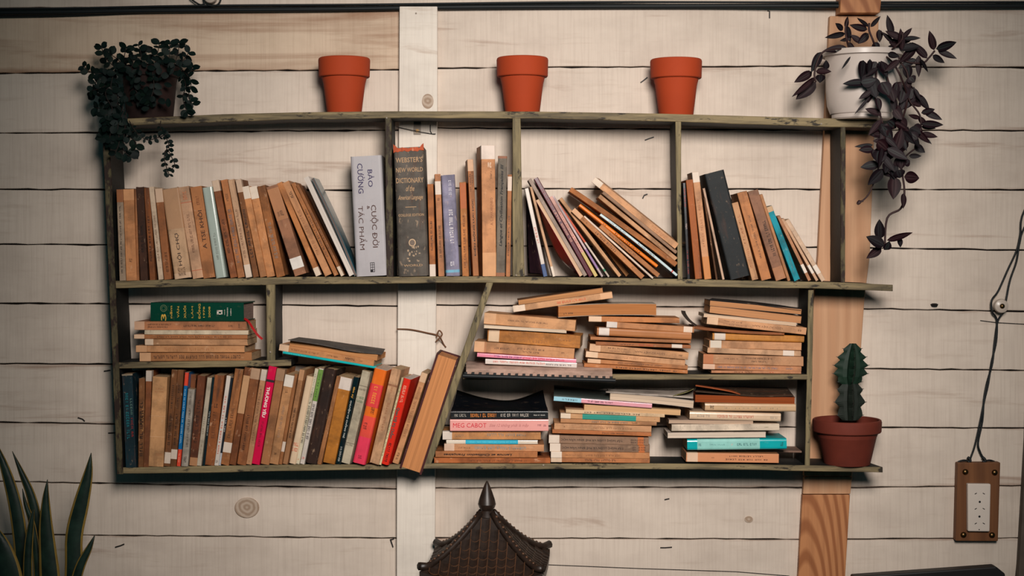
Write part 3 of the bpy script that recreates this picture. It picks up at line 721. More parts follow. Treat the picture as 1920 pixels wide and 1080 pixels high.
# ---- right end of the upper row
GE = dict(snap='M', group='books standing at the right end of the upper row')
S('thin black book with small red lettering against the divider', 1288, 523, 1279.5, 343, 6.5, (20, 20, 24), 'g', tx=[('~12', .75, .95, 'up', (160, 50, 40), .45), ('~5', .52, .58, 'up', (196, 170, 160), .5), ('~12', .05, .3, 'up', (150, 50, 40), .4)], **GE)
S('plain rust-brown book beside the thin black one', 1303.5, 525, 1286, 339, 13, (164, 88, 38), 'm', **GE)
S('tall cream-tan book with a white top and an orange foot', 1321, 526, 1297.5, 325.5, 13, (206, 148, 106), 'm', st=[(.905, 1, (228, 208, 190)), (0, .21, (198, 126, 66), .003, 'orange_foot')], tx=[('~16', .3, .75, 'up', (170, 112, 76), .3)], **GE)
S('slim dark brown book before the red-edged cream spine', 1341, 524, 1318, 372, 6, (110, 70, 40), 'w', **GE)
S('slim cream spine with a red edge beside the black binder', 1353, 523, 1316, 352, 7.5, (206, 168, 142), 'm', **GE)
S('thick black cloth-covered album with a dented head', 1369, 527, 1320, 329, 39, (24, 28, 30), 'm', rnd=.004, hard=True, **GE)
S('narrow light tan book leaning on the black album', 1410, 524.5, 1372, 380, 12.5, (198, 146, 104), 'm', tx=[('~14', .15, .85, 'up', (176, 116, 78), .4)], **GE)
S('tan book with long dark handwritten-looking title right of the narrow light one', 1428, 527.5, 1382, 364, 19, (194, 126, 76), 'm', tx=[('~26', .24, .74, 'up', (100, 70, 54), .2, .05)], **GE)
S('dull brown book with heavy black capitals', 1455, 527, 1402, 361, 20, (148, 102, 76), 'm', tx=[('~18', .26, .66, 'up', (50, 36, 30), .34, .1)], st=[(0, .14, (168, 112, 74), .003, 'worn_foot')], **GE)
S('thin tan booklet between the dull brown book and the turquoise spine', 1476.5, 525.5, 1424, 364, 6.5, (186, 128, 84), 'm', **GE)
S('bright turquoise spine with scuffed pale patches', 1488.5, 525.5, 1435.5, 388, 13.5, (24, 150, 166), 'w', st=[(.93, 1, (196, 160, 122), .003, 'torn_head')], **GE)
for lab_, a in (('small brown white-stickered book touching the turquoise spine', (1514, 527, 1455.5, 406.5, 9.5, (188, 130, 92))), ('small tan white-stickered book between a brown and a cream one', (1528.5, 527, 1463.5, 411, 8.5, (208, 164, 130))), ('small cream white-stickered book ending the upper row', (1540.5, 525.5, 1472, 411.5, 8.5, (224, 188, 158)))):
    S(lab_, a[0], a[1], a[2], a[3], a[4], a[5], 'm', st=[(.12, .25, (232, 216, 200))], snap='M', group='three small books ending the upper row')
# ---- short stack on the short board
GF = dict(group='books stacked on the short board')
YL = (206, 160, 66)
L('dull brown book with a cream end lowest in the short board stack', 259, 678, 472, 676, 16, (170, 112, 68), 'm', snap='SL', st=[(.9, 1, (216, 166, 124))], tx=[('~40', .1, .88, 'up', (90, 58, 40), .4)], yaw=3, **GF)
L('light orange book with pale upside-down title above the bottom one', 251, 661.5, 458.5, 661, 12.5, (208, 148, 100), 'm', st=[(.9, 1, (212, 158, 114))], tx=[('~22', .28, .74, 'up', (176, 116, 74), .45), ('~6', .08, .18, 'up', (190, 134, 92), .3)], yaw=4, **GF)
L('tan book with a scuffed cream corner, third from the bottom on the short board', 269.5, 648, 464, 648, 11.5, (208, 152, 108), 'w', st=[(.92, 1, (226, 196, 168))], yaw=3, **GF)
L('slim brown book with spaced dark print below the plain cream booklet', 248.5, 636, 464, 636, 8, (174, 110, 66), 'm', st=[(.91, 1, (226, 186, 152))], tx=[('~34', .14, .8, 'up', (96, 60, 40), .35)], yaw=3, **GF)
L('plain cream booklet in the stack on the short board', 268.5, 628, 465.5, 628, 8.5, (226, 204, 174), 'm', yaw=3, **GF)
L('brick-tan book directly beneath the green hardback', 248, 619.5, 462, 619, 16, (188, 122, 82), 'm', st=[(.91, 1, (214, 168, 136))], tx=[('~26', .67, .88, 'dn', (70, 46, 36), .2, .15), ('~24', .7, .88, 'dn', (70, 46, 36), .18, -.15), ('~24', .28, .56, 'dn', (70, 46, 36), .25), ('~4', .12, .16, 'dn', (70, 46, 36), .25), ('~1', .06, .07, 'h', (70, 46, 36), .5)], yaw=4, **GF)
gb = L('dark green hardback with gold upright words and a red ribbon', 278, 603.5, 456.7, 603, 35.5, (8, 62, 46), 'g', hard=True, rnd=.002, dep=.095, pc=(150, 124, 112), yaw=5,
  tx=[('3', .83, .886, 'h', YL, .36, -.28), ('năm', .765, .79, 'h', YL, .66, .0), ('VĂN', .69, .717, 'h', YL, .6, .0), ('XUÔI', .615, .645, 'h', YL, .66, .0), ('LÂM', .54, .562, 'h', YL, .62, .0), ('ĐỒNG', .46, .497, 'h', YL, .8, .04),
      ('1978', .415, .433, 'h', YL, .58, .0), ('2008', .355, .375, 'h', YL, .58, .0), ('NHÀ', .198, .208, 'h', WH, .28, 0), ('THANH', .165, .178, 'h', WH, .46, 0), ('NIÊN', .13, .143, 'h', WH, .36, 0)], **GF)
hg = 178.7*DIST/F_PX; ww = 35.5*DIST/F_PX
ring = []
for k in range(24):
    a0, a1 = 2*math.pi*k/24, 2*math.pi*(k+1)/24
    for rr0, rr1 in ((.0062, .0074), (.0035, .0044)):
        ring.append(([(ww*.2+q*math.cos(a), -.0006, hg*.858+q*math.sin(a)) for q, a in ((rr0, a0), (rr1, a0), (rr1, a1), (rr0, a1))], [(0, 1, 2, 3)]))
obj('emblem', *join(ring), M_PRINT, gb, (96, 112, 78))
obj('emblem', *join([([(x, -.0006, z) for x, z in ((x0, z0), (x1, z0), (x1, z1), (x0, z1))], [(0, 1, 2, 3)]) for x0, x1, z0, z1 in
   ((-.005, .004, hg*.265, hg*.285), (-.005, -.003, hg*.225, hg*.285), (.001, .004, hg*.225, hg*.285), (-.005, .0, hg*.225, hg*.24))]), M_PRINT, gb, WH)
rib = smooth_path([P(458, 597, .01), P(466, 603, .0), P(475, 617, -.012), P(484, 629, -.014), P(492, 636, -.012)])
inv = gb.matrix_basis.inverted(); V = []
for p in rib: V += [inv @ (p+Vector((-.0018, 0, -.0016))), inv @ (p+Vector((.0018, 0, .0016)))]
o = obj('ribbon', V, [(i*2, i*2+1, i*2+3, i*2+2) for i in range(len(rib)-1)], M_COVER, gb, (190, 24, 28)); o['label'] = 'red ribbon marker'
# ---- books lying across the lower left row
GD = dict(group='books lying on top of the lower left row')
L('thin bright turquoise booklet lying slanted under two tan books', 528, 664.5, 704.5, 692, 5.5, (22, 178, 180), 'g', Y=-.006, yaw=4, tx=[('~14', .75, .97, 'dn', (120, 220, 214), .3)], **GD)
L('tan book with a pale end and upside-down word TOÁN, lying slanted', 519, 658.5, 700, 687, 12, (204, 138, 86), 'm', Y=-.006, yaw=6, st=[(.9, 1, (222, 184, 152))], tx=[('TOÁN', .2, .3, 'up', (70, 42, 28), .42), ('~20', .58, .88, 'up', (130, 84, 54), .28), ('~8', .38, .5, 'up', (100, 62, 40), .3), ('~3', .12, .15, 'up', (110, 70, 46), .25)], **GD)
d3 = L('tan book with a lifted dark patterned cover on top of the TOÁN book', 539, 649.5, 707, 676.5, 11.5, (196, 132, 82), 'w', fore=True, Y=-.002, yaw=6, pc=(206, 144, 92), **GD)
sheet('lifted_cover', d3, [P(540, 637, -.004), P(600, 646, -.004), P(660, 658, -.004), P(716, 664, -.004)], [P(561, 632, .085), P(610, 638, .085), P(665, 646, .085), P(722, 654, .085)], M_WORN, (84, 78, 74), .0012)
# ---- lower left row
GG = dict(snap='B', group='books standing in the lower left row')
GY = dict(GG); 
S('dark teal book with frayed cream edges against the left side board', 235.5, 876.5, 228, 702, 20, (8, 44, 54), 'w', tx=[('~16', .3, .8, 'dn', (20, 110, 118), .3, -.1), ('~6', .56, .74, 'dn', (90, 120, 110), .2, .28), ('~5', .32, .54, 'dn', (140, 40, 40), .22, .28)], st=[(.985, 1, (150, 132, 110), .003, 'frayed_edge')], **GG)
S('brown book with rubbed gold and black capitals beside the teal one', 258.5, 873, 259.8, 708, 12, (136, 86, 48), 'w', tx=[('~12', .12, .75, 'up', (50, 32, 20), .55), ('~4', .4, .7, 'up', (170, 120, 70), .3, .2)], **GG)
S('plain dark brown book with a grey-white top', 268, 875, 273, 694.5, 12, (134, 76, 40), 'm', st=[(.89, 1, (200, 182, 168))], **GG)
S('broad light tan book with a rusty stain near its top', 277.5, 876, 285.5, 708, 29, (210, 154, 104), 'm', st=[(.33, .335, (220, 170, 126), .004, 'crease'), (.56, .565, (220, 170, 126), .004, 'crease')], tx=[('~5', .86, .872, 'h', (176, 108, 66), .5), ('~6', .83, .84, 'h', (176, 108, 66), .6, .0), ('~8', .12, .15, 'h', (176, 118, 78), .45, .2)], **GG)
for lab_, a, l in (('dark brown white-stickered book between the broad light tan book and its twin', (307, 875.5, 321.5, 695, 11.5), (.03, .145)), ('dark brown white-stickered book touching the narrow blue spine', (318.5, 874.5, 333, 694.5, 11.5), (.075, .175))):
    S(lab_, *a, (122, 74, 38), 'w', st=[(l[0], l[1], (216, 196, 178), .003)], tx=[('~12', .22, .55, 'up', (44, 28, 18), .4), ('~6', .6, .85, 'up', (70, 44, 26), .35)], **GG)
S('narrow blue spine with red ends', 330.5, 874.5, 346.3, 699, 8, (22, 104, 160), 'g', st=[(.86, 1, (222, 66, 38), .006, 'red_end'), (0, .18, (222, 66, 38), .006, 'red_end')], tx=[('~24', .24, .82, 'dn', (150, 190, 210), .4), ('~6', .04, .14, 'dn', (240, 160, 130), .35)], **GG)
S('short grey spine with dark capitals beside the blue one', 339.5, 873, 352.5, 728.5, 12.5, (170, 158, 144), 'm', dep=.03, Y=-.003, tx=[('~22', .25, .75, 'up', (70, 60, 56), .35, .1), ('~8', .8, .97, 'up', (90, 80, 74), .3), ('~3', .05, .13, 'up', (60, 50, 46), .4)], **GG)
S('brown book half hidden behind the short grey spine', 349, 873, 356, 706, 13, (118, 66, 34), 'w', Y=.03, dep=.06, **GG)
S('scorched dark brown book with a torn foot', 354, 873, 369.5, 705, 16.5, (112, 58, 30), 'w', tx=[('~10', .25, .75, 'up', (60, 32, 20), .4)], st=[(0, .09, (176, 124, 84), .003, 'torn_foot')], **GG)
S('slim grey-white spine with faint print', 368.5, 873, 388.5, 708, 9, (190, 174, 152), 'm', tx=[('~8', .36, .56, 'up', (150, 134, 116), .4), ('~6', .12, .25, 'up', (150, 134, 116), .35)], **GG)
S('very thin blackish-teal booklet with white print', 379.5, 872, 398, 706, 4.5, (14, 34, 40), 'g', tx=[('~14', .34, .62, 'up', (196, 190, 180), .45)], **GG)
S('mottled brown book with a dark foot right of the blackish-teal booklet', 384, 871.5, 402.5, 703.5, 18, (146, 82, 40), 'w', tx=[('~2', .64, .69, 'h', (70, 40, 24), .4), ('~10', .3, .6, 'up', (110, 62, 34), .4)], **GG)
S('narrow white spine with red lettering in the lower left row', 401.5, 870, 424.8, 702, 8, (214, 200, 188), 'g', tx=[('~20', .12, .78, 'up', (204, 96, 70), .42), ('~1', .03, .06, 'h', DK, .5)], **GG)
S('thin dark spine with a white foot', 409.5, 870, 432.5, 706, 4.5, (30, 36, 44), 'g', st=[(0, .14, (176, 176, 180), .003, 'white_foot')], tx=[('~6', .38, .55, 'up', (200, 196, 190), .45)], **GG)
S('tan-brown book with a small white square near the foot', 413.5, 872, 440.8, 693, 15.5, (172, 108, 62), 'w', st=[(.13, .235, (220, 200, 182), .003)], tx=[('~9', .28, .6, 'up', (96, 60, 38), .38)], yaw=4, **GG)
S('dark brown book with a peeled cream strip', 429.5, 872, 459, 690, 12.5, (132, 74, 38), 'w', st=[(.53, .92, (196, 148, 106), .002, 'peeled_strip')], yaw=4, **GG)
S('brown book with a greyish top sticker and black title', 444, 871, 471.5, 691, 17, (154, 92, 52), 'w', st=[(.89, 1, (186, 148, 118))], tx=[('~16', .15, .52, 'up', (60, 36, 26), .3)], yaw=5, **GG)
S('narrow tan book with a pale top sticker left of the hot pink spine', 461, 870, 490.8, 692, 10.5, (186, 134, 94), 'm', st=[(.885, 1, (206, 188, 172))], tx=[('~24', .25, .8, 'up', (120, 84, 60), .4)], yaw=5, **GG)
S('hot pink spine with white lettering THƯƠNG YÊU', 471.5, 869.5, 504.5, 686, 15, (212, 20, 70), 'g', tx=[('THƯƠNG YÊU', .48, .79, 'dn', (236, 214, 206), .5, 0, {'b': .04}), ('~16', .18, .44, 'dn', (110, 14, 40), .28)], st=[(.84, .865, (40, 30, 34), .002, 'badge')], yaw=6, **GG)
S('plain brown book with a greyish top right of the hot pink spine', 488.5, 869.5, 519.5, 691, 16, (170, 112, 70), 'm', st=[(.88, 1, (160, 122, 92))], yaw=6, **GG)
S('light tan book with a bright white top sticker and faint blue print', 504.5, 869, 535.5, 702, 17, (200, 142, 94), 'm', st=[(.87, 1, (226, 212, 198))], tx=[('~16', .3, .66, 'up', (150, 120, 100), .3), ('~1', .8, .84, 'h', BR, .3), ('~1', .1, .13, 'up', BR, .3)], yaw=7, **GG)
S('slim brown booklet beside the tan book with the white top', 522.5, 869.5, 553, 700, 6, (158, 102, 60), 'm', st=[(.14, .25, (214, 196, 180), .002)], yaw=7, **GG)
S('narrow brown book with black capitals left of the glossy cream spine', 529.5, 869, 562.5, 692, 9.5, (170, 118, 78), 'm', st=[(.89, 1, (190, 140, 100))], tx=[('~14', .28, .6, 'up', (56, 38, 30), .35)], yaw=7, **GG)
S('glossy cream spine with red lettering near its foot', 540.5, 867, 574.5, 703, 14.5, (222, 192, 160), 'g', rnd=.005, tx=[('~3', .2, .245, 'h', (200, 80, 50), .75), ('~3', .14, .185, 'h', (200, 80, 50), .75)], yaw=7, **GG)
S('slim cream spine with dark capitals beside the green-topped one', 554, 869.5, 591, 691, 7.5, (214, 202, 174), 'm', tx=[('~22', .22, .66, 'up', (60, 54, 48), .6), ('~10', .7, .95, 'up', (120, 112, 96), .3), ('~1', .04, .055, 'h', (206, 110, 40), .4)], yaw=7, **GG)
S('slim white spine with a green upper third', 562, 870, 599, 691, 8.5, (222, 208, 196), 'm', st=[(.66, .99, (110, 148, 66), .004, 'green_band')], tx=[('~22', .26, .63, 'up', (50, 46, 50), .65), ('~8', .7, .95, 'up', (70, 100, 40), .4), ('~2', .05, .075, 'h', (206, 50, 40), .6)], yaw=7, **GG)
S('very dark brown leathery book in the lower left row', 571.5, 868, 608, 691, 24, (52, 30, 20), 'w', rnd=.006, hard=True, yaw=7, **GG)
S('narrow torn tan book left of the ochre one', 594, 868.5, 631.5, 704, 8.5, (168, 110, 66), 'w', yaw=7, **GG)
S('wide ochre book with a white top sticker', 604.5, 866, 638, 705, 24, (190, 118, 38), 'm', st=[(.86, 1, (218, 202, 190))], yaw=7, **GG)
S('narrow black spine lettered tâm sự CHUYỆN VỢ CHỒNG TRẺ', 629, 867, 664, 704, 10, (8, 28, 32), 'g', tx=[('tâm sự', .76, .89, 'dn', (206, 150, 60), .5), ('CHUYỆN VỢ CHỒNG TRẺ', .3, .73, 'dn', (206, 206, 196), .5), ('~14', .03, .2, 'dn', (196, 196, 190), .35)], yaw=7, **GG)
S('grey-cream spine with green lettering and thin dark rules', 639.5, 866, 680, 693, 16.5, (196, 182, 156), 'm', tx=[('~5', .66, .685, 'h', (50, 96, 60), .85), ('~5', .7, .725, 'h', (50, 96, 60), .85), ('~4', .79, .81, 'h', (90, 80, 70), .8), ('~4', .19, .21, 'h', (90, 80, 70), .85)], st=[(.835, .842, (120, 108, 92), .003, 'rule'), (.215, .222, (120, 108, 92), .003, 'rule')], yaw=8, **GG)
S('bright orange book fading to pink with handwritten marks', 657.5, 871, 699.5, 694, 30, (234, 112, 38), 'g', Y=-.012, rnd=.006, st=[(0, .28, (228, 54, 84), .01, 'pink_foot'), (.28, .5, (232, 76, 60), .01, 'red_band'), (.6, .84, (228, 62, 62), .0005, 'red_panel')],
  tx=[('~2', .53, .6, 'dn', (60, 30, 30), .3, .15), ('~3', .36, .43, 'dn', (50, 26, 30), .3, -.15), ('~5', .63, .82, 'dn', (236, 150, 60), .3), ('~2', .05, .09, 'h', (20, 16, 20), .3)], yaw=9, pc=(210, 184, 164), **GG)
S('pale tan book with ruled white edge right of the orange one', 689, 874, 731.5, 697, 26, (210, 160, 120), 'w', Y=-.012, tx=[('~8', .35, .65, 'up', (160, 108, 76), .25), ('~4', .75, .85, 'up', (170, 120, 86), .25)], st=[(.82, .84, (150, 100, 70), .003, 'stain')], yaw=9, **GG)
S('thin cream spine pressed against the red Quan Hệ Vợ Chồng book', 709.5, 878, 752.5, 714, 6, (224, 204, 160), 'm', Y=-.014, tx=[('~20', .1, .9, 'up', (110, 110, 70), .35)], yaw=8, **GG)
S('glossy red book titled Quan Hệ Vợ Chồng', 714.5, 880, 757.5, 719, 14, (222, 46, 30), 'g', Y=-.016, tx=[('Quan Hệ Vợ Chồng', .3, .66, 'dn', (10, 84, 78), .62, -.1, {'b': .03}), ('~8', .72, .92, 'dn', (230, 180, 150), .4), ('~10', .03, .25, 'dn', (40, 16, 16), .4)], yaw=9, rnd=.004, pc=(206, 190, 178), **GG)
S('slim tan book between the red one and the big book with outward page edges', 735.5, 874.5, 791, 705, 12, (200, 142, 96), 'm', Y=-.004, tx=[('~20', .3, .85, 'up', (150, 100, 66), .4), ('~4', .04, .12, 'up', (90, 60, 40), .4)], st=[(.9, 1, (212, 172, 136))], yaw=5, **GG)
S('large dark red hardback leaning with its tan page edges outward', 749, 877, 819, 661.5, 43, (70, 18, 18), 'm', fore=True, hard=True, pc=(212, 142, 90), Y=-.004, dep=.1, yaw=2, ct=.0042, **GG)
# ---- upper right: first stack on the lower board
GH = dict(group='first stack beside the slanted board')
h1 = empty('comb_bound_document', P(1011, 707, -.03)); tag(h1, 'pinkish document with a black comb binding jutting over the lower board', 'document')
O1 = Vector(h1.location)
V = []; prof_ = [(.09, 676, 680), (.04, 679, 683), (.0, 684, 689), (-.03, 691, 697), (-.056, 701.5, 710)]   # bulging top surface: depth, picture y at the left and right ends
zb_ = P(0, 701.2).z
for Yq, ya, yb_ in prof_:
    for x, y in ((874, ya), (1148, yb_)):
        p = P(x, y, Yq); V.append(p-O1); low = max(zb_, p.z-.022) if Yq >= 0 else p.z-.003
        V.append(Vector((p.x, Yq, low))-O1)
Fs = []
for i in range(4):
    k = i*4; Fs += [(k, k+2, k+6, k+4), (k+1, k+5, k+7, k+3), (k, k+4, k+5, k+1), (k+2, k+3, k+7, k+6)]
Fs += [(0, 1, 3, 2), (16, 18, 19, 17)]
obj('sheets', V, Fs, M_COVER, h1, (212, 178, 160))
obj('comb_spine', *tube([P(868, 704.5, -.06)-O1, P(1154, 713.5, -.06)-O1], .0042, 12), M_BLACK, h1)
for k in range(21):
    u = (k+.4)/21; x = 868+(1154-868)*u; y = 704.5+9*u
    a = P(x, y-5.5, -.052)-O1
    obj('comb_tooth', *join([box(a.x-.0028, a.x+.0028, a.y-.009, a.y+.002, a.z-.003, a.z+.0022)]), M_BLACK, h1)
L('white booklet with red and black print resting on the comb-bound document', 910, 682.5, 1081, 690, 9.5, (214, 200, 192), 'g', Y=-.012, tx=[('~24', .35, .92, 'up', (214, 110, 96), .4, .1), ('~14', .06, .34, 'up', (60, 56, 70), .3, -.05)], **GH)
L('slim pink spine with purple and red lettering', 894.5, 669, 1080, 680.5, 7, (230, 138, 160), 'g', Y=-.012, tx=[('~18', .55, .83, 'up', (90, 30, 110), .55), ('~22', .12, .54, 'up', (200, 30, 50), .55)], **GH)
L('light tan book over the slim pink spine', 888, 660.5, 1076, 673.5, 20, (204, 146, 100), 'm', Y=-.01, st=[(.9, 1, (216, 166, 124)), (.88, .9, (176, 120, 80), .004, 'stain')], tx=[('~18', .3, .57, 'up', (90, 64, 50), .18, .12), ('~10', .35, .52, 'up', (90, 64, 50), .16, -.15), ('~8', .65, .8, 'up', (90, 64, 50), .2), ('~2', .1, .13, 'up', BR, .15)], yaw=4, **GH)
L('ochre book with a cream label and embossed worn print', 912.5, 641, 1087, 653.5, 24, (198, 128, 62), 'w', Y=-.01, st=[(.875, .99, (220, 190, 158))], tx=[('~14', .45, .75, 'up', (160, 104, 56), .25, .15), ('~12', .35, .7, 'up', (160, 104, 56), .25, -.2), ('~6', .1, .28, 'up', (160, 104, 56), .25, .1)], yaw=6, **GH)
L('thin cream page-edged booklet under the broad light tan book', 907, 615.5, 1062, 625, 6.5, (222, 200, 178), 'm', Y=-.006, fore=True, pc=(228, 204, 178), **GH)
L('broad light tan book with one line of tiny print near the top of its stack', 906, 609, 1078, 622.5, 23, (214, 156, 108), 'm', Y=-.008, st=[(.87, 1, (220, 168, 124))], tx=[('~26', .3, .74, 'up', (100, 70, 52), .14)], yaw=5, **GH)
L('tilted tan book with red lettering on the very top', 963, 586.5, 1149, 559.5, 13, (214, 158, 112), 'm', Y=-.008, st=[(.88, 1, (230, 204, 180)), (0, .12, (218, 166, 122), .01)], tx=[('~18', .27, .56, 'up', (206, 84, 48), .4)], yaw=3, **GH)
L('frayed brown page block lying on the tilted book with red lettering', 972.5, 572, 1131, 549, 9.5, (140, 96, 62), 'w', Y=.0, fore=True, pc=(196, 138, 90), **GH)
# ---- second stack
GI = dict(group='second stack on the lower board')
L('slim brown book at the bottom of the second stack', 1095, 688, 1289, 701, 7, (188, 116, 64), 'm', Y=-.004, tx=[('~20', .1, .7, 'up', (90, 56, 36), .4)], snap=None, **GI)
L('brown book with a torn cream end second in the second stack', 1101.5, 681, 1289, 693.5, 9, (186, 122, 74), 'm', st=[(.87, 1, (222, 182, 146))], tx=[('~26', .25, .7, 'up', (110, 70, 46), .35)], **GI)
L('light tan book with a rounded cream end third in the second stack', 1098, 670.5, 1284, 687, 12.5, (210, 154, 110), 'm', st=[(.88, 1, (226, 190, 156))], tx=[('~20', .3, .75, 'up', (176, 124, 88), .3)], **GI)
L('light tan book lettered upside down LỊCH SỬ VIỆT NAM in the second stack', 1105, 659, 1290, 675.5, 15, (208, 152, 106), 'm', st=[(.89, 1, (218, 172, 134))], tx=[('LỊCH SỬ VIỆT NAM', .24, .54, 'up', (100, 70, 52), .36), ('~10', .62, .82, 'up', (110, 78, 58), .2, .2), ('~10', .6, .8, 'up', (150, 104, 76), .18, -.2), ('~2', .06, .1, 'up', BR, .25)], **GI)
L('slim reddish-brown book with a white sticker towards its tail', 1117, 647.5, 1295, 654, 7.5, (172, 104, 60), 'm', st=[(.09, .2, (224, 206, 190))], tx=[('~10', .6, .75, 'up', BR, .4), ('~6', .4, .55, 'up', (190, 60, 40), .4)], **GI)
L('thin brown book under the crinkled laminated one', 1107, 637.5, 1295, 644.5, 6.5, (178, 116, 72), 'm', **GI)
L('crinkled laminated brown book with a white end label', 1119, 631, 1296, 640, 19, (180, 118, 74), 'g', Y=-.006, st=[(.87, .98, (226, 210, 198), .008)], rnd=.006, **GI)
L('brown taped book with a bright white patch at its tail', 1137, 615.5, 1301, 626, 14.5, (190, 128, 82), 'm', Y=-.004, st=[(.02, .12, (226, 200, 178), .008), (.88, 1, (220, 206, 196), .006, 'crumpled_tape')], **GI)
L('pair of slim tan bindings under the big frayed page block', 1104, 604, 1274, 607, 12, (196, 124, 70), 'm', Y=-.002, st=[(.86, 1, (226, 190, 158))], **GI)
i0 = L('big frayed brown book with outward page edges and white covers', 1047, 597, 1231, 593, 25, (206, 190, 172), 'w', Y=-.004, fore=True, pc=(188, 122, 72), bend=.003, tx=[('~5', .85, .95, 'up', (60, 40, 30), .12, -.2)], **GI)
# ---- third stack
GJ = dict(group='third stack on the lower board')
L('thin tan book at the bottom of the third stack', 1334, 700, 1502, 701.5, 6.5, (198, 134, 94), 'm', tx=[('~10', .55, .75, 'up', BR, .4), ('~2', .3, .36, 'up', (196, 80, 60), .4)], snap='SR', **GJ)
L('tan book with faded blue lettering and a taped end', 1318, 693, 1502.5, 698, 11.5, (202, 136, 94), 'm', st=[(.88, 1, (218, 176, 148), .01)], tx=[('~36', .24, .86, 'up', (110, 116, 132), .35), ('~5', .09, .16, 'up', (110, 116, 132), .25)], **GJ)
L('broad tan book with two small black print lines in the third stack', 1318.5, 682, 1506, 687, 18, (196, 142, 102), 'm', st=[(.9, 1, (184, 112, 70))], tx=[('~20', .31, .58, 'up', (50, 36, 30), .15, .2), ('~10', .37, .52, 'up', (50, 36, 30), .14, -.12), ('~8', .65, .79, 'up', (110, 76, 58), .16, .1)], **GJ)
L('ragged cream book with a white strip near its tail', 1327, 662, 1501, 668.5, 10.5, (214, 166, 128), 'w', st=[(.07, .19, (228, 208, 192), .004)], **GJ)
L('plain pale tan book with a white square label at its head', 1330, 653, 1502.5, 657.5, 15, (208, 150, 106), 'm', st=[(.87, .99, (214, 198, 180))], **GJ)
L('smooth ochre book with a white label at its head', 1336, 637.5, 1507.5, 642.5, 13, (198, 130, 56), 'm', st=[(.86, .98, (216, 200, 184))], rnd=.004, **GJ)
j7 = L('limp brown book with its left end curling upward', 1300, 617, 1470, 628.5, 5.5, (158, 92, 50), 'w', Y=-.002, bend=-.003, **GJ)
sheet('curled_cover', j7, [P(1304, 611, -.002), P(1289, 600, .0), P(1279, 588, .004), P(1277, 582, .006)], [P(1308, 610, .08), P(1295, 600, .08), P(1287, 589, .08), P(1285, 583, .08)], M_WORN, (70, 56, 48), .0016)
L('light tan book lettered upside down LỊCH SỬ VIỆT NAM in the third stack', 1325, 608, 1511, 628.5, 14.5, (212, 154, 110), 'm', Y=-.008, st=[(.89, 1, (222, 180, 144))], tx=[('LỊCH SỬ VIỆT NAM', .24, .54, 'up', (110, 76, 54), .36), ('~10', .65, .83, 'up', (120, 84, 62), .2, .2), ('~10', .6, .84, 'up', (160, 110, 80), .18, -.2), ('~2', .05, .09, 'up', BR, .25)], **GJ)
L('thin whitish page-edged booklet near the top of the third stack', 1319, 594.5, 1493, 612, 7, (214, 186, 160), 'm', Y=-.004, fore=True, pc=(220, 188, 158), **GJ)
L('brown page-edged book below the topmost one of the third stack', 1330, 586.5, 1501.5, 606.5, 13.5, (170, 116, 78), 'm', Y=.0, fore=True, pc=(200, 142, 98), **GJ)
j11 = L('topmost page-edged book of the third stack under a lifted dark cover', 1330.5, 573.5, 1502, 590, 10.5, (66, 54, 48), 'm', Y=.0, fore=True, pc=(194, 136, 92), **GJ)
sheet('lifted_cover', j11, [P(1330.5, 561, -.001), P(1390, 567, -.001), P(1450, 575, -.001), P(1502, 582, -.001)], [P(1335, 559, .09), P(1392, 563.5, .09), P(1450, 570, .09), P(1496, 577, .09)], M_WORN, (40, 34, 32), .001)
# ---- bottom right: first stack
GK = dict(group='first stack on the bottom board')
L('rough brown book at the very bottom beside the slanted board', 814, 868.5, 1031, 869, 10.5, (180, 100, 50), 'w', snap='B', tx=[('~30', .2, .7, 'up', (120, 66, 36), .35)], **GK)
L('brown book with upside-down black title Langue et Civilisation Françaises', 816.5, 857.5, 1007.5, 858.5, 11.5, (180, 112, 64), 'm', tx=[('Langue et Civilisation Françaises', .25, .92, 'up', (46, 28, 20), .48, 0, {'b': .03, 'sh': .2})], **GK)
L('tan book with blurred blue print and a crumpled end', 833, 845.5, 1020, 847, 13, (202, 142, 98), 'm', st=[(.9, 1, (220, 184, 158), .01)], tx=[('~20', .18, .7, 'up', (136, 144, 142), .4), ('~10', .74, .86, 'up', (120, 84, 60), .2)], **GK)
L('thin cream spine with a cyan middle', 837, 832.5, 1008, 833, 7.5, (226, 210, 190), 'g', st=[(.215, .79, (40, 176, 206), .004, 'cyan_band')], tx=[('~26', .24, .76, 'up', (100, 206, 220), .35)], **GK)
L('tan book with grey lettering beneath the pink MEG CABOT spine', 830, 824.5, 1014, 824.5, 15.5, (200, 138, 84), 'm', st=[(.905, 1, (220, 204, 190))], tx=[('~18', .15, .55, 'up', (130, 124, 116), .4, .1), ('~4', .78, .88, 'up', (150, 118, 92), .3)], **GK)
L('pink spine with red capitals MEG CABOT', 844, 808.5, 1028, 808.5, 22, (236, 164, 156), 'g', Y=-.008, rnd=.002, tx=[('MEG CABOT', .63, .97, 'dn', (206, 34, 54), .38, .0), ('Size 12 không phải là mập', .2, .6, 'dn', (176, 110, 106), .34, -.02, {'sh': .4, 'b': 0}), ('~4', .07, .11, 'dn', (80, 30, 60), .18), ('~2', .02, .05, 'dn', (80, 30, 60), .18)], **GK)
k7 = L('black magazine with orange and white spine blocks and a curled-up cover', 845.5, 786, 1028, 785.5, 14.5, (30, 32, 34), 'g', Y=-.006, tx=[('~7', .84, .97, 'dn', (170, 162, 150), .4), ('~11', .53, .8, 'dn', (216, 126, 48), .5), ('~14', .2, .49, 'dn', (190, 178, 166), .42), ('~10', .03, .15, 'dn', (190, 184, 176), .2)], name='magazine', cat='magazine', **GK)
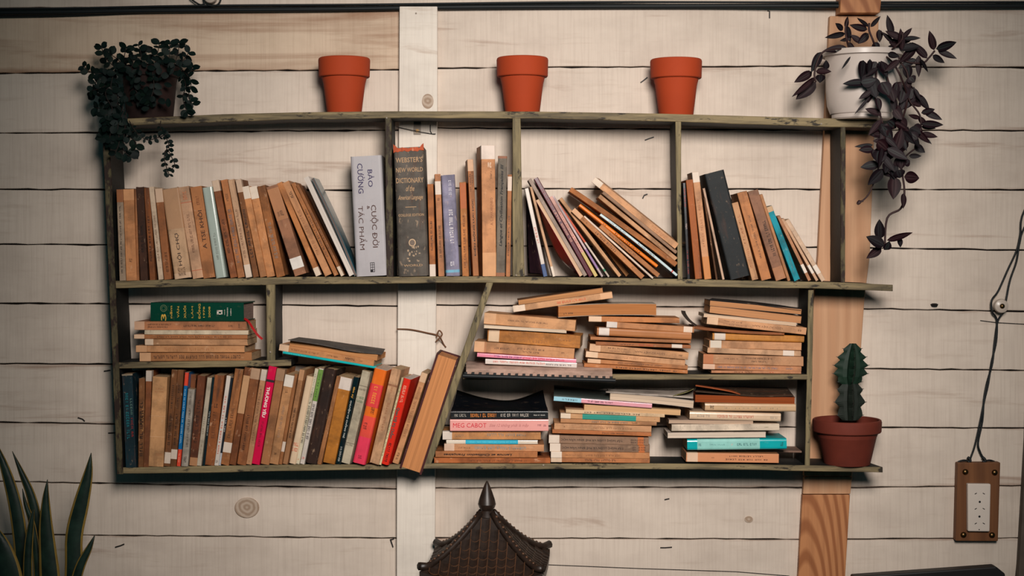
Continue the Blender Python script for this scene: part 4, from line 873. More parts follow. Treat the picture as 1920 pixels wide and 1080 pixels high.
sheet('curled_cover', k7, [P(846, 771, -.006), P(905, 771, -.006), P(965, 771, -.006), P(1028, 771, -.006)], [P(857, 731, .075), P(905, 745, .075), P(960, 750, .075), P(1018, 731, .075)], M_GLOSS, (14, 16, 20), .0012, mid=-.004)
# ---- bottom right: second stack
GL = dict(group='second stack on the bottom board')
L('slim brown book with a torn cream end at the bottom of the second stack', 1033, 867, 1218, 869, 9.5, (192, 120, 72), 'm', snap='B', st=[(.89, 1, (222, 190, 162))], tx=[('~14', .34, .66, 'up', (90, 56, 38), .45)], **GL)
L('orange-brown book with a white end and pale print above the bottom one', 1033, 858.5, 1218, 860.5, 11.5, (194, 130, 82), 'm', st=[(.89, 1, (228, 208, 190))], tx=[('~16', .3, .65, 'up', (140, 92, 60), .3), ('~10', .7, .86, 'up', (140, 92, 60), .2)], **GL)
for lab_, a in (('lower of two grey-brown books lettered upside down NGHỊ LUẬN VÀ PHÊ BÌNH', (1031, 846.5, 1218, 849, 15)), ('upper of two grey-brown books lettered upside down NGHỊ LUẬN VÀ PHÊ BÌNH', (1029, 831, 1216, 835.5, 15))):
    L(lab_, *a, (146, 112, 88), 'm', st=[(.895, 1, (226, 206, 188)), (.05, .11, (190, 104, 50), .003, 'orange_patch')], tx=[('TẬP NGHỊ LUẬN VÀ PHÊ BÌNH VĂN HỌC', .26, .88, 'up', (60, 44, 36), .4), ('~8', .04, .18, 'up', (70, 44, 34), .2, .15), ('~8', .04, .18, 'up', (70, 44, 34), .2, -.15)], **GL)
L('slim rust-brown book on the upside-down lettered pair', 1035.5, 812.5, 1221, 818.5, 7.5, (188, 112, 62), 'm', tx=[('~12', .28, .5, 'up', BR, .4)], **GL)
L('light tan book with embossed print above the slim rust-brown one', 1039, 805.5, 1221, 811, 12, (212, 156, 112), 'm', tx=[('~18', .2, .6, 'up', (150, 104, 72), .3), ('~12', .66, .82, 'up', (176, 124, 88), .2), ('~1', .89, .9, 'h', BR, .2)], **GL)
L('slim tan book with grey-blue print under the teal-banded one', 1051, 793, 1231, 798.5, 8, (198, 138, 92), 'm', tx=[('~20', .3, .68, 'up', (110, 104, 98), .45), ('~3', .2, .26, 'up', BR, .5)], **GL)
L('tan book with a teal band along its spine', 1051, 784.5, 1237, 792, 9.5, (206, 154, 108), 'm', st=[(.24, .78, (26, 142, 126), .003, 'teal_band'), (.9, 1, (226, 202, 178))], **GL)
L('thin cream spine with spaced dark capitals', 1061, 774.5, 1246, 783, 7, (222, 186, 146), 'm', tx=[('~18', .25, .82, 'up', (90, 70, 58), .4)], **GL)
L('cream page-edged book jutting to the right under the open white pages', 1095, 769, 1276, 779, 10.5, (206, 168, 120), 'm', fore=True, pc=(226, 178, 130), **GL)
l11 = L('pink and pale-blue spine under a curled grey picture cover', 1038, 752, 1222, 766, 9.5, (232, 162, 172), 'g', Y=-.006, st=[(.72, 1, (150, 200, 216), .004, 'blue_end')], tx=[('~16', .4, .66, 'up', (60, 40, 60), .4), ('~6', .76, .92, 'up', (90, 110, 120), .4)], **GL)
sheet('curled_cover', l11, [P(1038, 742, -.006), P(1070, 744, -.006), P(1105, 747, -.006), P(1142, 749, -.006)], [P(1039, 720, .07), P(1075, 724, .07), P(1112, 729, .07), P(1146, 731, .07)], M_GLOSS, (70, 76, 72), .0008)
l12 = L('fanned-open thick white page block over the pink and blue spine', 1143, 751, 1300, 766, 15, (190, 176, 164), 'm', Y=-.004, fore=True, pc=(222, 196, 170), bend=.002, **GL)
sheet('lifted_cover', l12, [P(1136, 733, -.004), P(1190, 737, -.004), P(1245, 740, -.004), P(1300, 744, -.004)], [P(1146, 728, .07), P(1195, 728, .07), P(1250, 729, .07), P(1300, 727, .07)], M_COVER, (176, 162, 150), .003)
sheet('lifted_cover', l12, [P(1262, 741, -.006), P(1276, 737, -.006), P(1290, 732, -.006), P(1301, 726, -.006)], [P(1262, 738, .06), P(1276, 734, .06), P(1290, 730, .06), P(1302, 725, .06)], M_GLOSS, (122, 112, 40), .0008)
# ---- bottom right: third stack
GM = dict(group='third stack on the bottom board')
L('broad tan book with a cream end and two upside-down print lines at the bottom', 1286.5, 869.5, 1460, 872, 24, (214, 144, 102), 'g', snap='B', Y=-.004, st=[(.875, .99, (222, 186, 156))], tx=[('~12', .17, .54, 'up', (80, 46, 36), .16, .2), ('~14', .12, .58, 'up', (80, 46, 36), .16, -.15), ('~1', .7, .73, 'up', (110, 70, 54), .15)], **GM)
L('grey-brown book set back beneath the turquoise spine', 1310, 846.5, 1503, 850, 5.5, (128, 98, 82), 'm', Y=.03, dep=.07, **GM)
L('glossy turquoise spine with a pale mint middle', 1289, 844.5, 1475, 842.5, 20.5, (14, 168, 172), 'g', Y=-.006, rnd=.005, st=[(.27, .9, (146, 206, 196), .006, 'mint_band')], tx=[('~9', .3, .5, 'dn', (60, 110, 110), .25), ('~1', .54, .56, 'dn', (226, 180, 170), .2), ('~8', .62, .78, 'dn', (110, 160, 156), .15), ('~3', .86, .89, 'dn', (50, 90, 100), .25), ('~2', .035, .065, 'h', (16, 50, 50), .4)], **GM)
L('thin whitish page-edged booklet on the turquoise spine', 1252, 821.5, 1436, 820, 10, (216, 198, 182), 'm', fore=True, pc=(228, 206, 186), Y=-.002, **GM)
L('smooth cream spine in the third bottom stack', 1259.5, 809.5, 1461, 808, 14.5, (232, 210, 186), 'm', tx=[('~2', .1, .14, 'up', (150, 140, 110), .15)], **GM)
L('greyish page-edged book under the cream spine with red lettering', 1254, 794.5, 1412, 796.5, 8, (180, 152, 132), 'm', fore=True, pc=(208, 176, 150), Y=.0, **GM)
L('laminated cream spine with faded red lettering', 1293, 786.5, 1464, 791, 15.5, (218, 188, 158), 'g', rnd=.005, Y=-.004, tx=[('~16', .3, .7, 'up', (196, 110, 90), .35), ('~5', .78, .92, 'up', (140, 130, 120), .3), ('~4', .04, .12, 'up', (150, 140, 130), .3)], **GM)
L('laminated yellowed spine with a black mark below the frayed brown top book', 1322, 771, 1492, 773, 16, (204, 168, 130), 'g', rnd=.005, Y=-.004, tx=[('~2', .9, .95, 'h', (40, 34, 32), .5), ('~20', .1, .8, 'up', (186, 160, 130), .35)], **GM)
m8 = L('frayed dark rust-brown book on top with its cover lifted', 1303.5, 754.5, 1490, 759, 15, (120, 54, 24), 'w', Y=.0, fore=True, pc=(150, 72, 32), **GM)
sheet('lifted_cover', m8, [P(1304, 733, -.004), P(1350, 737, -.004), P(1420, 742, -.004), P(1488, 741, -.004)], [P(1306, 722, .08), P(1350, 722, .08), P(1420, 724, .08), P(1476, 725, .08)], M_WORN, (70, 52, 38), .0012)
sheet('loose_page', m8, [P(1304, 720, -.006), P(1340, 726, -.006), P(1370, 732, -.006), P(1388, 738, -.006)], [P(1306, 719, .05), P(1340, 724, .05), P(1370, 729, .05), P(1388, 734, .05)], M_WORN, (160, 78, 36), .0025)
settle()
# ---------------------------------------------------------------- pots
def leaf_mesh(name, fold=.18, droop=.25, shape='lance', n=8):
    """unit leaf: base at origin, tip at +z, width 1 across x, facing -y"""
    V = []; Fs = []; uvs = []
    for i in range(n+1):
        t = i/n
        wv = 2.05*(t**.62)*((1-t)**.95) if shape == 'lance' else math.sin(math.pi*min(1, t*.97+.03))**.6
        wv = max(wv, .02)*.5
        y0 = droop*(t*t)*.35
        for k in range(5):
            u = (k-2)/2
            V.append((wv*u, y0-fold*(1-abs(u))*wv*.0+fold*abs(u)*wv*-.8, t))
            uvs.append((u*.5+.5, t))
    for i in range(n):
        for k in range(4):
            a = i*5+k; Fs.append((a, a+1, a+6, a+5))
    me = bpy.data.meshes.new(name); me.from_pydata(V, [], Fs)
    uv = me.uv_layers.new(name='UVMap')
    for lp in me.loops: uv.data[lp.index].uv = uvs[lp.vertex_index]
    for p in me.polygons: p.use_smooth = True
    return me
def leaf_mat(name, edge, stripe, mid, rough=.4):
    m, n, l, b = new_mat(name, rough, .15)
    uv = N(n, 'ShaderNodeUVMap'); sx = N(n, 'ShaderNodeSeparateXYZ'); l.new(uv.outputs[0], sx.inputs[0])
    oi = N(n, 'ShaderNodeObjectInfo')
    c = ramp(n, l, sx.outputs[0], [(0, lin(edge)), (.16, lin(edge)), (.27, lin(stripe)), (.40, lin(mid)), (.5, lin(edge)), (.60, lin(mid)), (.73, lin(stripe)), (.84, lin(edge)), (1, lin(edge))])
    c = mix(n, l, 1.0, c, oi.outputs['Color'], 'MULTIPLY')
    l.new(c, b.inputs['Base Color']); return m
def put_leaf(me, par, base, tip, w, roll=0, color=None, name='leaf', origin=None):
    d = Vector(tip)-Vector(base); ln = d.length; d.normalize()
    y = Vector((0, 1, 0)); x = y.cross(d)
    if x.length < .05: x = Vector((1, 0, 0))
    x.normalize(); y = d.cross(x)
    M = Matrix((x, y, d)).transposed() @ Matrix.Rotation(roll, 3, 'Z')
    o = share(name, me, par, color); o.location = Vector(base)-Vector(par.location); o.rotation_euler = M.to_euler(); o.scale = (w, w, ln)
    return o
def flower_pot(root, r_rim, r_body, r_base, h, rim_h, mat, name='pot', wall_t=.006):
    prof = [(r_base*.6, .002), (r_base, 0), (r_base+.001, .002), (r_body, h-rim_h-.001), (r_body+.0008, h-rim_h), (r_rim-.0025, h-rim_h+.0002), (r_rim-.001, h-rim_h+.002), (r_rim, h-.005), (r_rim-.001, h-.0015), (r_rim-.003, h),
            (r_rim-wall_t, h-.001), (r_rim-wall_t-.001, h-rim_h), (r_base-wall_t, .008), (.002, .008)]
    V, Fs = lathe(prof, 48)
    return obj(name, V, Fs, mat, root, smooth=False)
def shade(o):
    for p in o.data.polygons: p.use_smooth = True
    m = o.modifiers.new('edge', 'EDGE_SPLIT'); m.split_angle = math.radians(28)
    return o
for px, lab in ((645.5, 'empty terracotta pot on the top board left of the white batten'), (979.5, 'empty terracotta pot on the top board right of the white batten'),
                (1267.5, 'empty terracotta pot on the top board between another pot and the purple plant')):
    Yp = .05; zt = board_top(TOP, P(px, 210).x, 0); c = P(px, 210, Yp); s = (DIST+Yp)/F_PX
    root = empty('terracotta_pot', (c.x, Yp, zt)); tag(root, lab, 'flower pot', 'three empty terracotta pots')
    py_rim = {645.5: 109, 979.5: 108.5, 1267.5: 111.5}[px]
    hh_ = EYE+(CY-py_rim)*s-zt
    shade(flower_pot(root, 48.5*s, 40.5*s, 31.5*s, hh_, 36.5*s, M_TERRA))

# purple trailing plant in the white pot
Yp = .012; s = (DIST+Yp)/F_PX; zt = board_top(TOP, P(1617, 224).x, 0); c = P(1617, 224, Yp)
wp = empty('trailing_plant', (c.x, Yp, zt)); tag(wp, 'purple-striped trailing plant spilling from a white glazed pot', 'potted plant')
hp = EYE+(CY-97)*s-zt; rw = 76*s
prof = [(.02, .004), (rw*.62, .003), (rw*.78, .012), (rw*.86, .03), (rw*.89, .06), (rw*.9, hp-.014), (rw*.91, hp-.012), (rw, hp-.011), (rw*1.005, hp-.002), (rw*.99, hp), (rw*.93, hp), (rw*.87, hp-.02), (rw*.6, hp-.022), (.004, hp-.022)]
pot = shade(obj('pot', *lathe(prof, 56), M_WHITE, wp))
shade(obj('saucer', *lathe([(.02, 0), (rw*.70, 0), (rw*.74, .003), (rw*.75, .013), (rw*.73, .0135), (rw*.70, .005), (.02, .004)], 48), M_WHITE, wp))
obj('soil', *lathe([(.004, hp-.03), (rw*.87, hp-.03), (rw*.87, hp-.018), (rw*.5, hp-.012), (.004, hp-.011)], 32), M_SOIL, wp)
M_PURP = leaf_mat('purple_striped_leaf', (26, 9, 17), (36, 21, 27), (56, 55, 54), .55)
LME = leaf_mesh('trailing_leaf'); LME.materials.append(M_PURP)
ZA = lambda x, y: (1460+.2408*x, .2408*y)
ZB = lambda x, y: (1580+.2591*x, 220+.2591*y)
LA = [(520,220,540,125,30),(500,235,445,180,40),(520,260,360,295,38),(530,370,345,395,50),(700,210,610,135,30),(715,210,795,125,28),(690,230,555,195,45),(560,300,475,318,25),(640,330,560,270,40),(700,260,620,340,50),
 (780,230,790,330,45),(560,440,490,540,15),(540,330,600,400,30),(900,340,800,245,35),(960,300,830,240,45),(960,300,1040,215,30),(975,300,1105,295,30),(960,370,860,330,40),(960,390,950,220,45),(1155,455,1040,325,55),
 (1210,390,1175,240,50),(1225,380,1390,330,60),(1240,395,1388,455,40),(1200,430,1290,490,40),(330,405,255,560,55),(290,555,410,555,45),(260,560,125,640,55),(290,640,135,775,75),(290,600,105,755,40),(370,540,370,470,40),
 (330,580,320,640,60),(660,470,650,610,75),(710,460,700,590,40),(680,640,500,650,50),(720,600,760,760,90),(720,710,625,770,35),(715,750,590,890,18),(770,760,790,860,40),(800,640,860,740,90),(1070,360,940,490,60),
 (1070,460,930,530,45),(1090,430,1090,600,40),(1000,500,1010,620,60),(1020,600,1060,640,60),(980,660,950,800,90),(1050,740,1140,815,60),(1110,830,1020,790,30),(1110,880,1220,850,40),(1100,920,1010,895,30),(1110,960,1285,975,50),
 (1110,985,1225,1000,28),(800,890,675,845,45),(800,960,850,1070,60),(830,1040,720,1040,45),(920,930,1000,1000,90),(1020,1000,1110,1040,60),(1110,1040,1240,1065,40),
 (640,640,760,620,80),(700,690,700,800,60),(780,480,850,600,60),(840,560,800,470,60),(860,680,900,790,70),(900,700,960,640,60),(760,370,680,420,50),(850,420,940,440,40),(740,330,780,400,50),(560,350,570,470,40),(1000,360,1060,350,40),(760,480,720,560,55),(850,940,920,1000,80),(900,850,960,930,60),(530,200,560,330,40)]
LB = [(290,60,360,170,60),(350,170,220,170,45),(290,130,190,120,40),(380,240,430,80,70),(330,200,340,310,70),(220,200,85,212,25),(220,230,120,235,50),(265,340,130,360,55),(220,230,230,300,40),(290,380,185,490,65),(260,300,300,200,80),
 (380,300,430,350,60),(375,430,370,590,80),(445,430,560,440,70),(440,340,490,310,50),(400,380,420,440,70),(480,280,570,280,30),(520,200,595,255,45),(590,140,645,195,15),(500,80,580,110,80),(540,160,480,110,60),
 (270,880,265,740,60),(300,930,175,860,70),(280,945,175,1020,50),(320,890,510,835,40),(410,870,420,940,35),(310,960,340,900,50),(440,550,440,660,40),(270,240,260,330,80),(330,330,310,400,60),(430,260,420,380,60),(250,170,330,240,70),(400,100,440,200,70)]
rl = random.Random(11)
def trail_Y(px, py):
    base = -.082 if 1550 < px < 1690 and py > 95 else (-.075 if py > 225 and px < 1700 else -.03)
    return base+rl.uniform(-.018, .012)
for fn, LL, sc in ((ZA, LA, .2408), (ZB, LB, .2591)):
    for x0, y0, x1, y1, w in LL:
        a, b = fn(x0, y0), fn(x1, y1); Yq = trail_Y(*a)
        tint = rl.choice([(255, 255, 255), (255, 220, 225), (210, 235, 235), (255, 190, 200), (170, 170, 180)])
        put_leaf(LME, wp, P(*a, Yq), P(*b, Yq+rl.uniform(-.015, .012)), w*sc*DIST/F_PX*1.75, rl.uniform(-.4, .4), tint)
for _ in range(46):
    px, py = rl.uniform(1645, 1735), rl.uniform(60, 320)
    if py < 110: px = rl.uniform(1575, 1720)
    an = rl.uniform(-2.6, -.5) if py > 110 else rl.uniform(-.6, 3.6); ln = rl.uniform(26, 42)*DIST/F_PX
    Yq = trail_Y(px, py); a = P(px, py, Yq); b = a+Vector((math.cos(an), rl.uniform(-.3, .2), math.sin(an)))*ln
    put_leaf(LME, wp, a, b, ln*rl.uniform(.42, .6), rl.uniform(-.5, .5), rl.choice([(255, 255, 255), (200, 180, 190), (255, 190, 200), (150, 150, 160)]))
M_STEM = plain('purple_brown_stem', (52, 30, 30), .6)
for fn, pts, r in ((ZA, [(560, 430), (535, 330), (520, 230), (538, 150)], .0022), (ZA, [(760, 420), (740, 330), (705, 240), (705, 180)], .0022), (ZA, [(820, 430), (900, 370), (960, 310), (965, 250)], .002), (ZA, [(760, 390), (880, 480), (960, 620), (1000, 780), (960, 960), (985, 1080)], .0022),
                   (ZA, [(700, 400), (760, 560), (740, 700), (780, 860), (810, 960)], .002), (ZA, [(560, 380), (420, 385), (330, 420), (280, 560), (290, 640)], .002), (ZA, [(850, 400), (1000, 480), (1120, 490), (1170, 450), (1215, 395)], .002),
                   (ZA, [(880, 420), (1000, 560), (1010, 760), (1100, 900), (1105, 1040)], .002), (ZA, [(800, 430), (850, 620), (900, 800), (890, 1000)], .002),
                   (ZB, [(420, 60), (400, 220), (430, 400), (447, 550), (420, 660), (322, 730), (305, 960)], .0022), (ZB, [(330, 60), (300, 200), (240, 430), (185, 560), (120, 622)], .0016), (ZB, [(300, 380), (350, 430), (390, 440)], .0016), (ZB, [(440, 300), (480, 260), (520, 230)], .0016)):
    pp = []
    for i, q in enumerate(pts):
        a = fn(*q); Yq = (-.02 if (fn is ZA and i == 0) else -.07 if a[0] < 1700 else -.035); pp.append(P(*a, Yq)-Vector(wp.location))
    obj('stem', *tube(smooth_path(pp, 5), r, 6), M_STEM, wp, smooth=True)
obj('withered_leaf', *tube(smooth_path([P(*ZB(150, 605), -.07)-Vector(wp.location), P(*ZB(125, 610), -.07)-Vector(wp.location), P(*ZB(105, 630), -.07)-Vector(wp.location)]), [.002]*6+[.004]*4+[.003]*2+[.001], 6), M_STEM, wp)

# dark creeping plant on the left end of the top board
Yp = .045; s = (DIST+Yp)/F_PX; zt = board_top(TOP, P(282, 222).x, 0); c = P(281, 222, Yp)
cp = empty('creeping_plant', (c.x, Yp, zt)); tag(cp, 'dark small-leaved creeping plant in a brown pot hanging over the shelf corner', 'potted plant')
hp = EYE+(CY-126)*s-zt
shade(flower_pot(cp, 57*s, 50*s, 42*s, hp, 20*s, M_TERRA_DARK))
obj('soil', *lathe([(.004, hp-.02), (50*s, hp-.02), (50*s, hp-.008), (.004, hp-.006)], 32), M_SOIL, cp)
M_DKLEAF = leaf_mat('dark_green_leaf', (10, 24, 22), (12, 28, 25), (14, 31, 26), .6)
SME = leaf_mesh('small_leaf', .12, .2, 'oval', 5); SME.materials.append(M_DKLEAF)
ZC = lambda x, y: (120+.2593*x, 60+.2593*y)
M_DKSTEM = plain('dark_vine', (34, 24, 20), .7)
vines = [[(420,300),(330,220),(290,170),(270,105)],[(440,290),(400,210),(335,160)],[(460,280),(435,200),(450,115)],[(520,280),(560,200),(540,95)],[(600,280),(600,210),(590,130)],[(640,280),(670,180),(690,85)],[(720,280),(760,180),(765,85)],[(780,280),(820,170),(835,80)],
 [(800,280),(860,210),(900,150)],[(840,280),(900,300),(930,255)],[(850,270),(905,330),(918,380),(900,470),(930,520)],[(840,290),(880,380),(860,480),(890,580)],[(400,290),(280,300),(200,295),(145,250)],[(390,310),(270,330),(225,370)],[(380,340),(280,400),(200,425)],
 [(380,400),(290,470),(210,440)],[(400,450),(330,540),(230,550)],[(380,330),(300,440),(350,560),(290,610)],[(400,420),(370,540),(330,640),(280,760)],[(430,520),(400,620),(340,720),(330,800)],[(440,560),(390,680),(400,790),(370,880)],[(450,580),(440,700),(430,850),(480,900)],
 [(470,640),(520,720),(600,780),(690,760),(740,740)],[(700,640),(700,700),(750,790),(760,850)],[(745,840),(725,900),(735,960),(760,1030)],[(750,850),(780,910),(800,970),(740,1010)],[(440,620),(460,740),(520,800),(500,880)],[(360,300),(340,400),(390,480),(360,600)],[(480,270),(500,220),(480,190)],[(640,290),(650,400),(620,500)],[(520,280),(510,400),(560,480)]]
rv = random.Random(5); leaves = []
for vi, pts in sorted(enumerate(vines), key=lambda q: -q[0]):
    Yv = rv.uniform(-.035, .0) if vi > 9 else rv.uniform(.0, .06)
    if vi >= 17: Yv = rv.uniform(-.045, -.012)
    wpts = [P(*ZC(*q), (.03 if i == 0 and vi < 17 else Yv)+rv.uniform(-.006, .006)) for i, q in enumerate(pts)]
    sm = smooth_path(wpts, 5)
    obj('vine', *tube([p-Vector(cp.location) for p in sm], .0010, 5), M_DKSTEM, cp, smooth=True)
    acc = 0
    for i in range(1, len(sm)):
        acc += (sm[i]-sm[i-1]).length
        last = i == len(sm)-1
        if acc > (.0125 if vi < 22 else .0095) or last:
            acc = 0
            for sgn in (-1, 1):
                d = (sm[i]-sm[i-1]).normalized(); sd = Vector((d.z, rv.uniform(-.5, .3), -d.x))*sgn
                dr = (sd*rv.uniform(.6, 1.1)+d*rv.uniform(.1, .8)+Vector((0, 0, -.1))).normalized()
                ln = rv.uniform(.0125, .0205) if vi < 22 or vi >= 26 else rv.uniform(.007, .0125)
                leaves.append((sm[i].copy(), sm[i]+dr*ln, ln*rv.uniform(.62, .9), rv.uniform(-.9, .9), rv.choice([(255, 255, 255), (200, 220, 210), (255, 255, 230), (180, 190, 190)])))

for _ in range(150):                                  # the thick of the foliage round the pot's left and upper rim
    zx, zy = rv.choice([(rv.uniform(250, 450), rv.uniform(240, 620)), (rv.uniform(400, 880), rv.uniform(190, 330)), (rv.uniform(300, 430), rv.uniform(600, 820)), (rv.uniform(420, 760), rv.uniform(300, 560))])
    if zx > 430 and zy > 330 and rv.random() < .45: continue
    p = P(*ZC(zx, zy), rv.uniform(-.045, -.018)); an = rv.uniform(0, 6.28); ln = rv.uniform(.012, .019)
    leaves.append((p, p+Vector((math.cos(an), rv.uniform(-.4, .3), math.sin(an)))*ln, ln*rv.uniform(.65, .9), rv.uniform(-.8, .8), (220, 230, 225)))
order = list(range(len(leaves))); order.sort(key=lambda i: -leaves[i][2]*(leaves[i][1]-leaves[i][0]).length)
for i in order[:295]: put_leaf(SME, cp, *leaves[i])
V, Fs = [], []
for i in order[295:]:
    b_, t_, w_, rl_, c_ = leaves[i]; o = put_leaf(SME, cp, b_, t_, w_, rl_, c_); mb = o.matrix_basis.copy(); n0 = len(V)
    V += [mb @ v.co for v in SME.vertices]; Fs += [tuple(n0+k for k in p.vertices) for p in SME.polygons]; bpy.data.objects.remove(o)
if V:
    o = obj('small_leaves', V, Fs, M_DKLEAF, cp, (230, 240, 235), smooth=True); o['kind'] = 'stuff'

# cactus
Yp = .036; s = (DIST+Yp)/F_PX; zt = board_top(BOT, P(1588, 872).x, 0); c = P(1588, 872, Yp)
ct = empty('potted_cactus', (c.x, Yp, zt)); tag(ct, 'spiny dark green two-jointed cactus in a reddish clay pot', 'cactus')
hp = 84*s
shade(flower_pot(ct, 64*s, 56*s, 42*s, hp, 24*s, M_TERRA_OLD))
obj('soil', *lathe([(.004, hp-.02), (56*s, hp-.02), (56*s, hp-.016), (.004, hp-.012)], 32), M_SOIL, ct)
M_CACT = plain('cactus_green', (20, 44, 30), .6, var=.4, sc=30)
M_CACT2 = plain('cactus_corky_green', (30, 38, 30), .65, var=.5, sc=40)
def cactus_joint(name, z0, z1, widths, x0, x1, mat, teeth=4):
    nz = teeth*8; V, Fs = [], []; m = 16; tips = []
    for i in range(nz+1):
        t = i/nz; ft = t*(len(widths)-1); k = min(int(ft), len(widths)-2); w = widths[k]+(widths[k+1]-widths[k])*(ft-k)
        tooth = (t*teeth) % 1.0
        saw = .86+.36*((1-tooth)/.65 if tooth > .35 else tooth/.35)
        z = z0+(z1-z0)*t; xc = x0+(x1-x0)*t
        for j in range(m):
            a = 2*math.pi*j/m; rib = (j % 4 == 0)
            r = w*(saw if rib else .62 if j % 2 else .42)
            V.append((xc+r*math.cos(a), r*math.sin(a)*.8, z))
            if rib and i in [int(nz*(q+.35)/teeth+.5) for q in range(teeth)]: tips.append((Vector(V[-1]), Vector((math.cos(a), math.sin(a)*.75, .25)).normalized()))
    for i in range(nz):
        for j in range(m): Fs.append((i*m+j, i*m+(j+1) % m, (i+1)*m+(j+1) % m, (i+1)*m+j))
    Fs.append(tuple(range(m))[::-1]); Fs.append(tuple(nz*m+j for j in range(m)))
    o = obj(name, V, Fs, mat, ct)
    for p, d in tips:
        obj('spine', *tube([p-d*.001, p+d*.0035], [.0010, .0002], 5), M_DARKWOOD, o)
    return o
zz = lambda py: (EYE+(CY-py)*s)-zt
xx = lambda px: (px-1588)*s
cactus_joint('lower_joint', zz(788), zz(714), [17*s, 22*s, 24*s, 21*s, 12*s], xx(1594), xx(1594), M_CACT2, 3)
cactus_joint('upper_joint', zz(722), zz(644), [13*s, 26*s, 28*s, 25*s, 18*s, 7*s], xx(1593), xx(1599), M_CACT, 5)

# ---------------------------------------------------------------- table below, lantern roof, snake plant
cons = empty('console_table', (-.45, -.07, 0)); tag(cons, 'dark wooden console table along the wall below the bookshelf', 'table')
obj('tabletop', *box(-.85, .75, -.16, .16, .77, .80), M_DARKWOOD, cons)
for x in (-.8, .7):
    for y in (-.13, .13): obj('leg', *box(x-.025, x+.025, y-.025, y+.025, 0, .77), M_DARKWOOD, cons)
obj('apron', *box(-.775, .675, -.12, -.10, .69, .77), M_DARKWOOD, cons)
Yl = -.052; sl = (DIST+Yl)/F_PX; cl = P(913, 1050, Yl)
lan = empty('pagoda_lantern', (cl.x, Yl, .80)); lan.rotation_euler.z = math.radians(-5); tag(lan, 'dark carved pagoda-shaped lantern with a tiled roof and pointed finial', 'lantern')
zl = lambda py: EYE+(CY-py)*sl-.80
ZE, ZP = zl(1064), zl(964); aH = .122
def roof_pt(u, v, face):
    """u along the eave (-1..1), v from the eave (0) to the peak (1)"""
    r = aH*(1-v)+.012*v; z = ZE+(ZP-ZE)*(v**1.55*.72+v*.28)
    lift = .016*abs(u)**3*(1-v)**2
    x, y = u*r, -r
    a = face*math.pi/2
    return Vector((x*math.cos(a)-y*math.sin(a), x*math.sin(a)+y*math.cos(a), z+lift))
def roof_grid(f, d=0.0):
    nu, nv = 12, 12; V = []
    for j in range(nv+1):
        for i in range(nu+1):
            p = roof_pt(-1+2*i/nu, j/nv, f); V.append(p-Vector((0, 0, d)))
    Fs = [(j*(nu+1)+i, j*(nu+1)+i+1, (j+1)*(nu+1)+i+1, (j+1)*(nu+1)+i) for j in range(nv) for i in range(nu)]
    return V, Fs
parts = []
for f in range(4):
    v, q = roof_grid(f); parts.append((v, q)); v2, q2 = roof_grid(f, .012); parts.append((v2, [tuple(reversed(t)) for t in q2]))
    n1 = 13; ev = v[:13]+v2[:13]; parts.append((ev, [(i+1, i, i+13, i+14) for i in range(12)]))
roof = obj('roof', *join(parts), M_BRONZE, lan, smooth=False)
for f in range(4):
    # tiles: rows from the eave up, in columns along the slope
    cols = 13; pitch = 2*aH/cols
    for row in range(7):
        v0, v1 = row/7.6, (row+1.12)/7.6
        for cidx in range(cols):
            xc = -aH+pitch*(cidx+.5)
            rlo = aH*(1-v0)+.012*v0; rhi = aH*(1-v1)+.012*v1
            if abs(xc)+pitch*.48 > rhi+.004: continue
            V = []
            for j in range(3):
                vv = v0+(v1-v0)*j/2
                rr0 = aH*(1-vv)+.012*vv
                for k in range(5):
                    uu = (k-2)/2; xq = xc+uu*pitch*.47
                    p = roof_pt(max(-1, min(1, xq/rr0)), max(0, vv-(.02*(1-uu*uu) if j == 0 else 0)), 0)
                    V.append(p+Vector((0, -.0012, .0018+.0026*uu*uu+.0022*(1-j/2))))
            V += [q-Vector((0, -.0005, .0022)) for q in V[:5]]
            Fs = [(j*5+k, j*5+k+1, (j+1)*5+k+1, (j+1)*5+k) for j in range(2) for k in range(4)]
            Fs += [(15+k, 15+k+1, k+1, k) for k in range(4)]
            a = f*math.pi/2; V = [Vector((p.x*math.cos(a)-p.y*math.sin(a), p.x*math.sin(a)+p.y*math.cos(a), p.z)) for p in V]
            obj('roof_tile', V, Fs, None, roof, mats=[M_BRONZE, M_BRONZE_HI], fmi=[0]*8+[1]*4)
    for k in range(cols+1):
        xk = -aH+pitch*k; vmax = min(.93, (aH-abs(xk))/(aH-.012)-.03)
        if vmax < .1: continue
        pts = []
        for j in range(7):
            vv = vmax*j/6; rr0 = aH*(1-vv)+.012*vv; pts.append(roof_pt(max(-1, min(1, xk/rr0)), vv, f)+Vector((0, 0, .0062)) if f == 0 else None)
        if f == 0: obj('tile_seam', *tube(pts, .0011, 5), M_BRONZE_HI, roof)
    hip = [roof_pt(1, j/8, f)+Vector((0, 0, .004)) for j in range(9)]
    hip[0] = hip[0]+Vector((0, 0, .006))
    obj('hip_ridge', *tube(hip, [.0085, .0075]+[.0065]*7, 8), M_BRONZE, roof, smooth=True)
    for j in range(1, 15):
        t = j/15; i = int(t*8); p = hip[i].lerp(hip[min(8, i+1)], t*8-i); nrm = Vector((p.x, p.y, 0)).normalized()
        obj('bead', *lathe([(.0001, -.003), (.0022, -.002), (.003, 0), (.0022, .002), (.0001, .003)], 8, p+nrm*.0035+Vector((0, 0, .0045))), M_BRONZE_HI, roof, smooth=True)
fz = zl(957)
shade(obj('finial', *lathe([(.019, fz-.012), (.013, fz-.002), (.0115, fz), (.016, fz+.006), (.0185, fz+.013), (.0165, fz+.022), (.011, fz+.038), (.0055, fz+.052), (.002, fz+.0595), (.0002, fz+.061)], 24), M_BRONZE, lan))
obj('body', *box(-.075, .075, -.075, .075, .03, ZE+.004), M_BRONZE, lan)
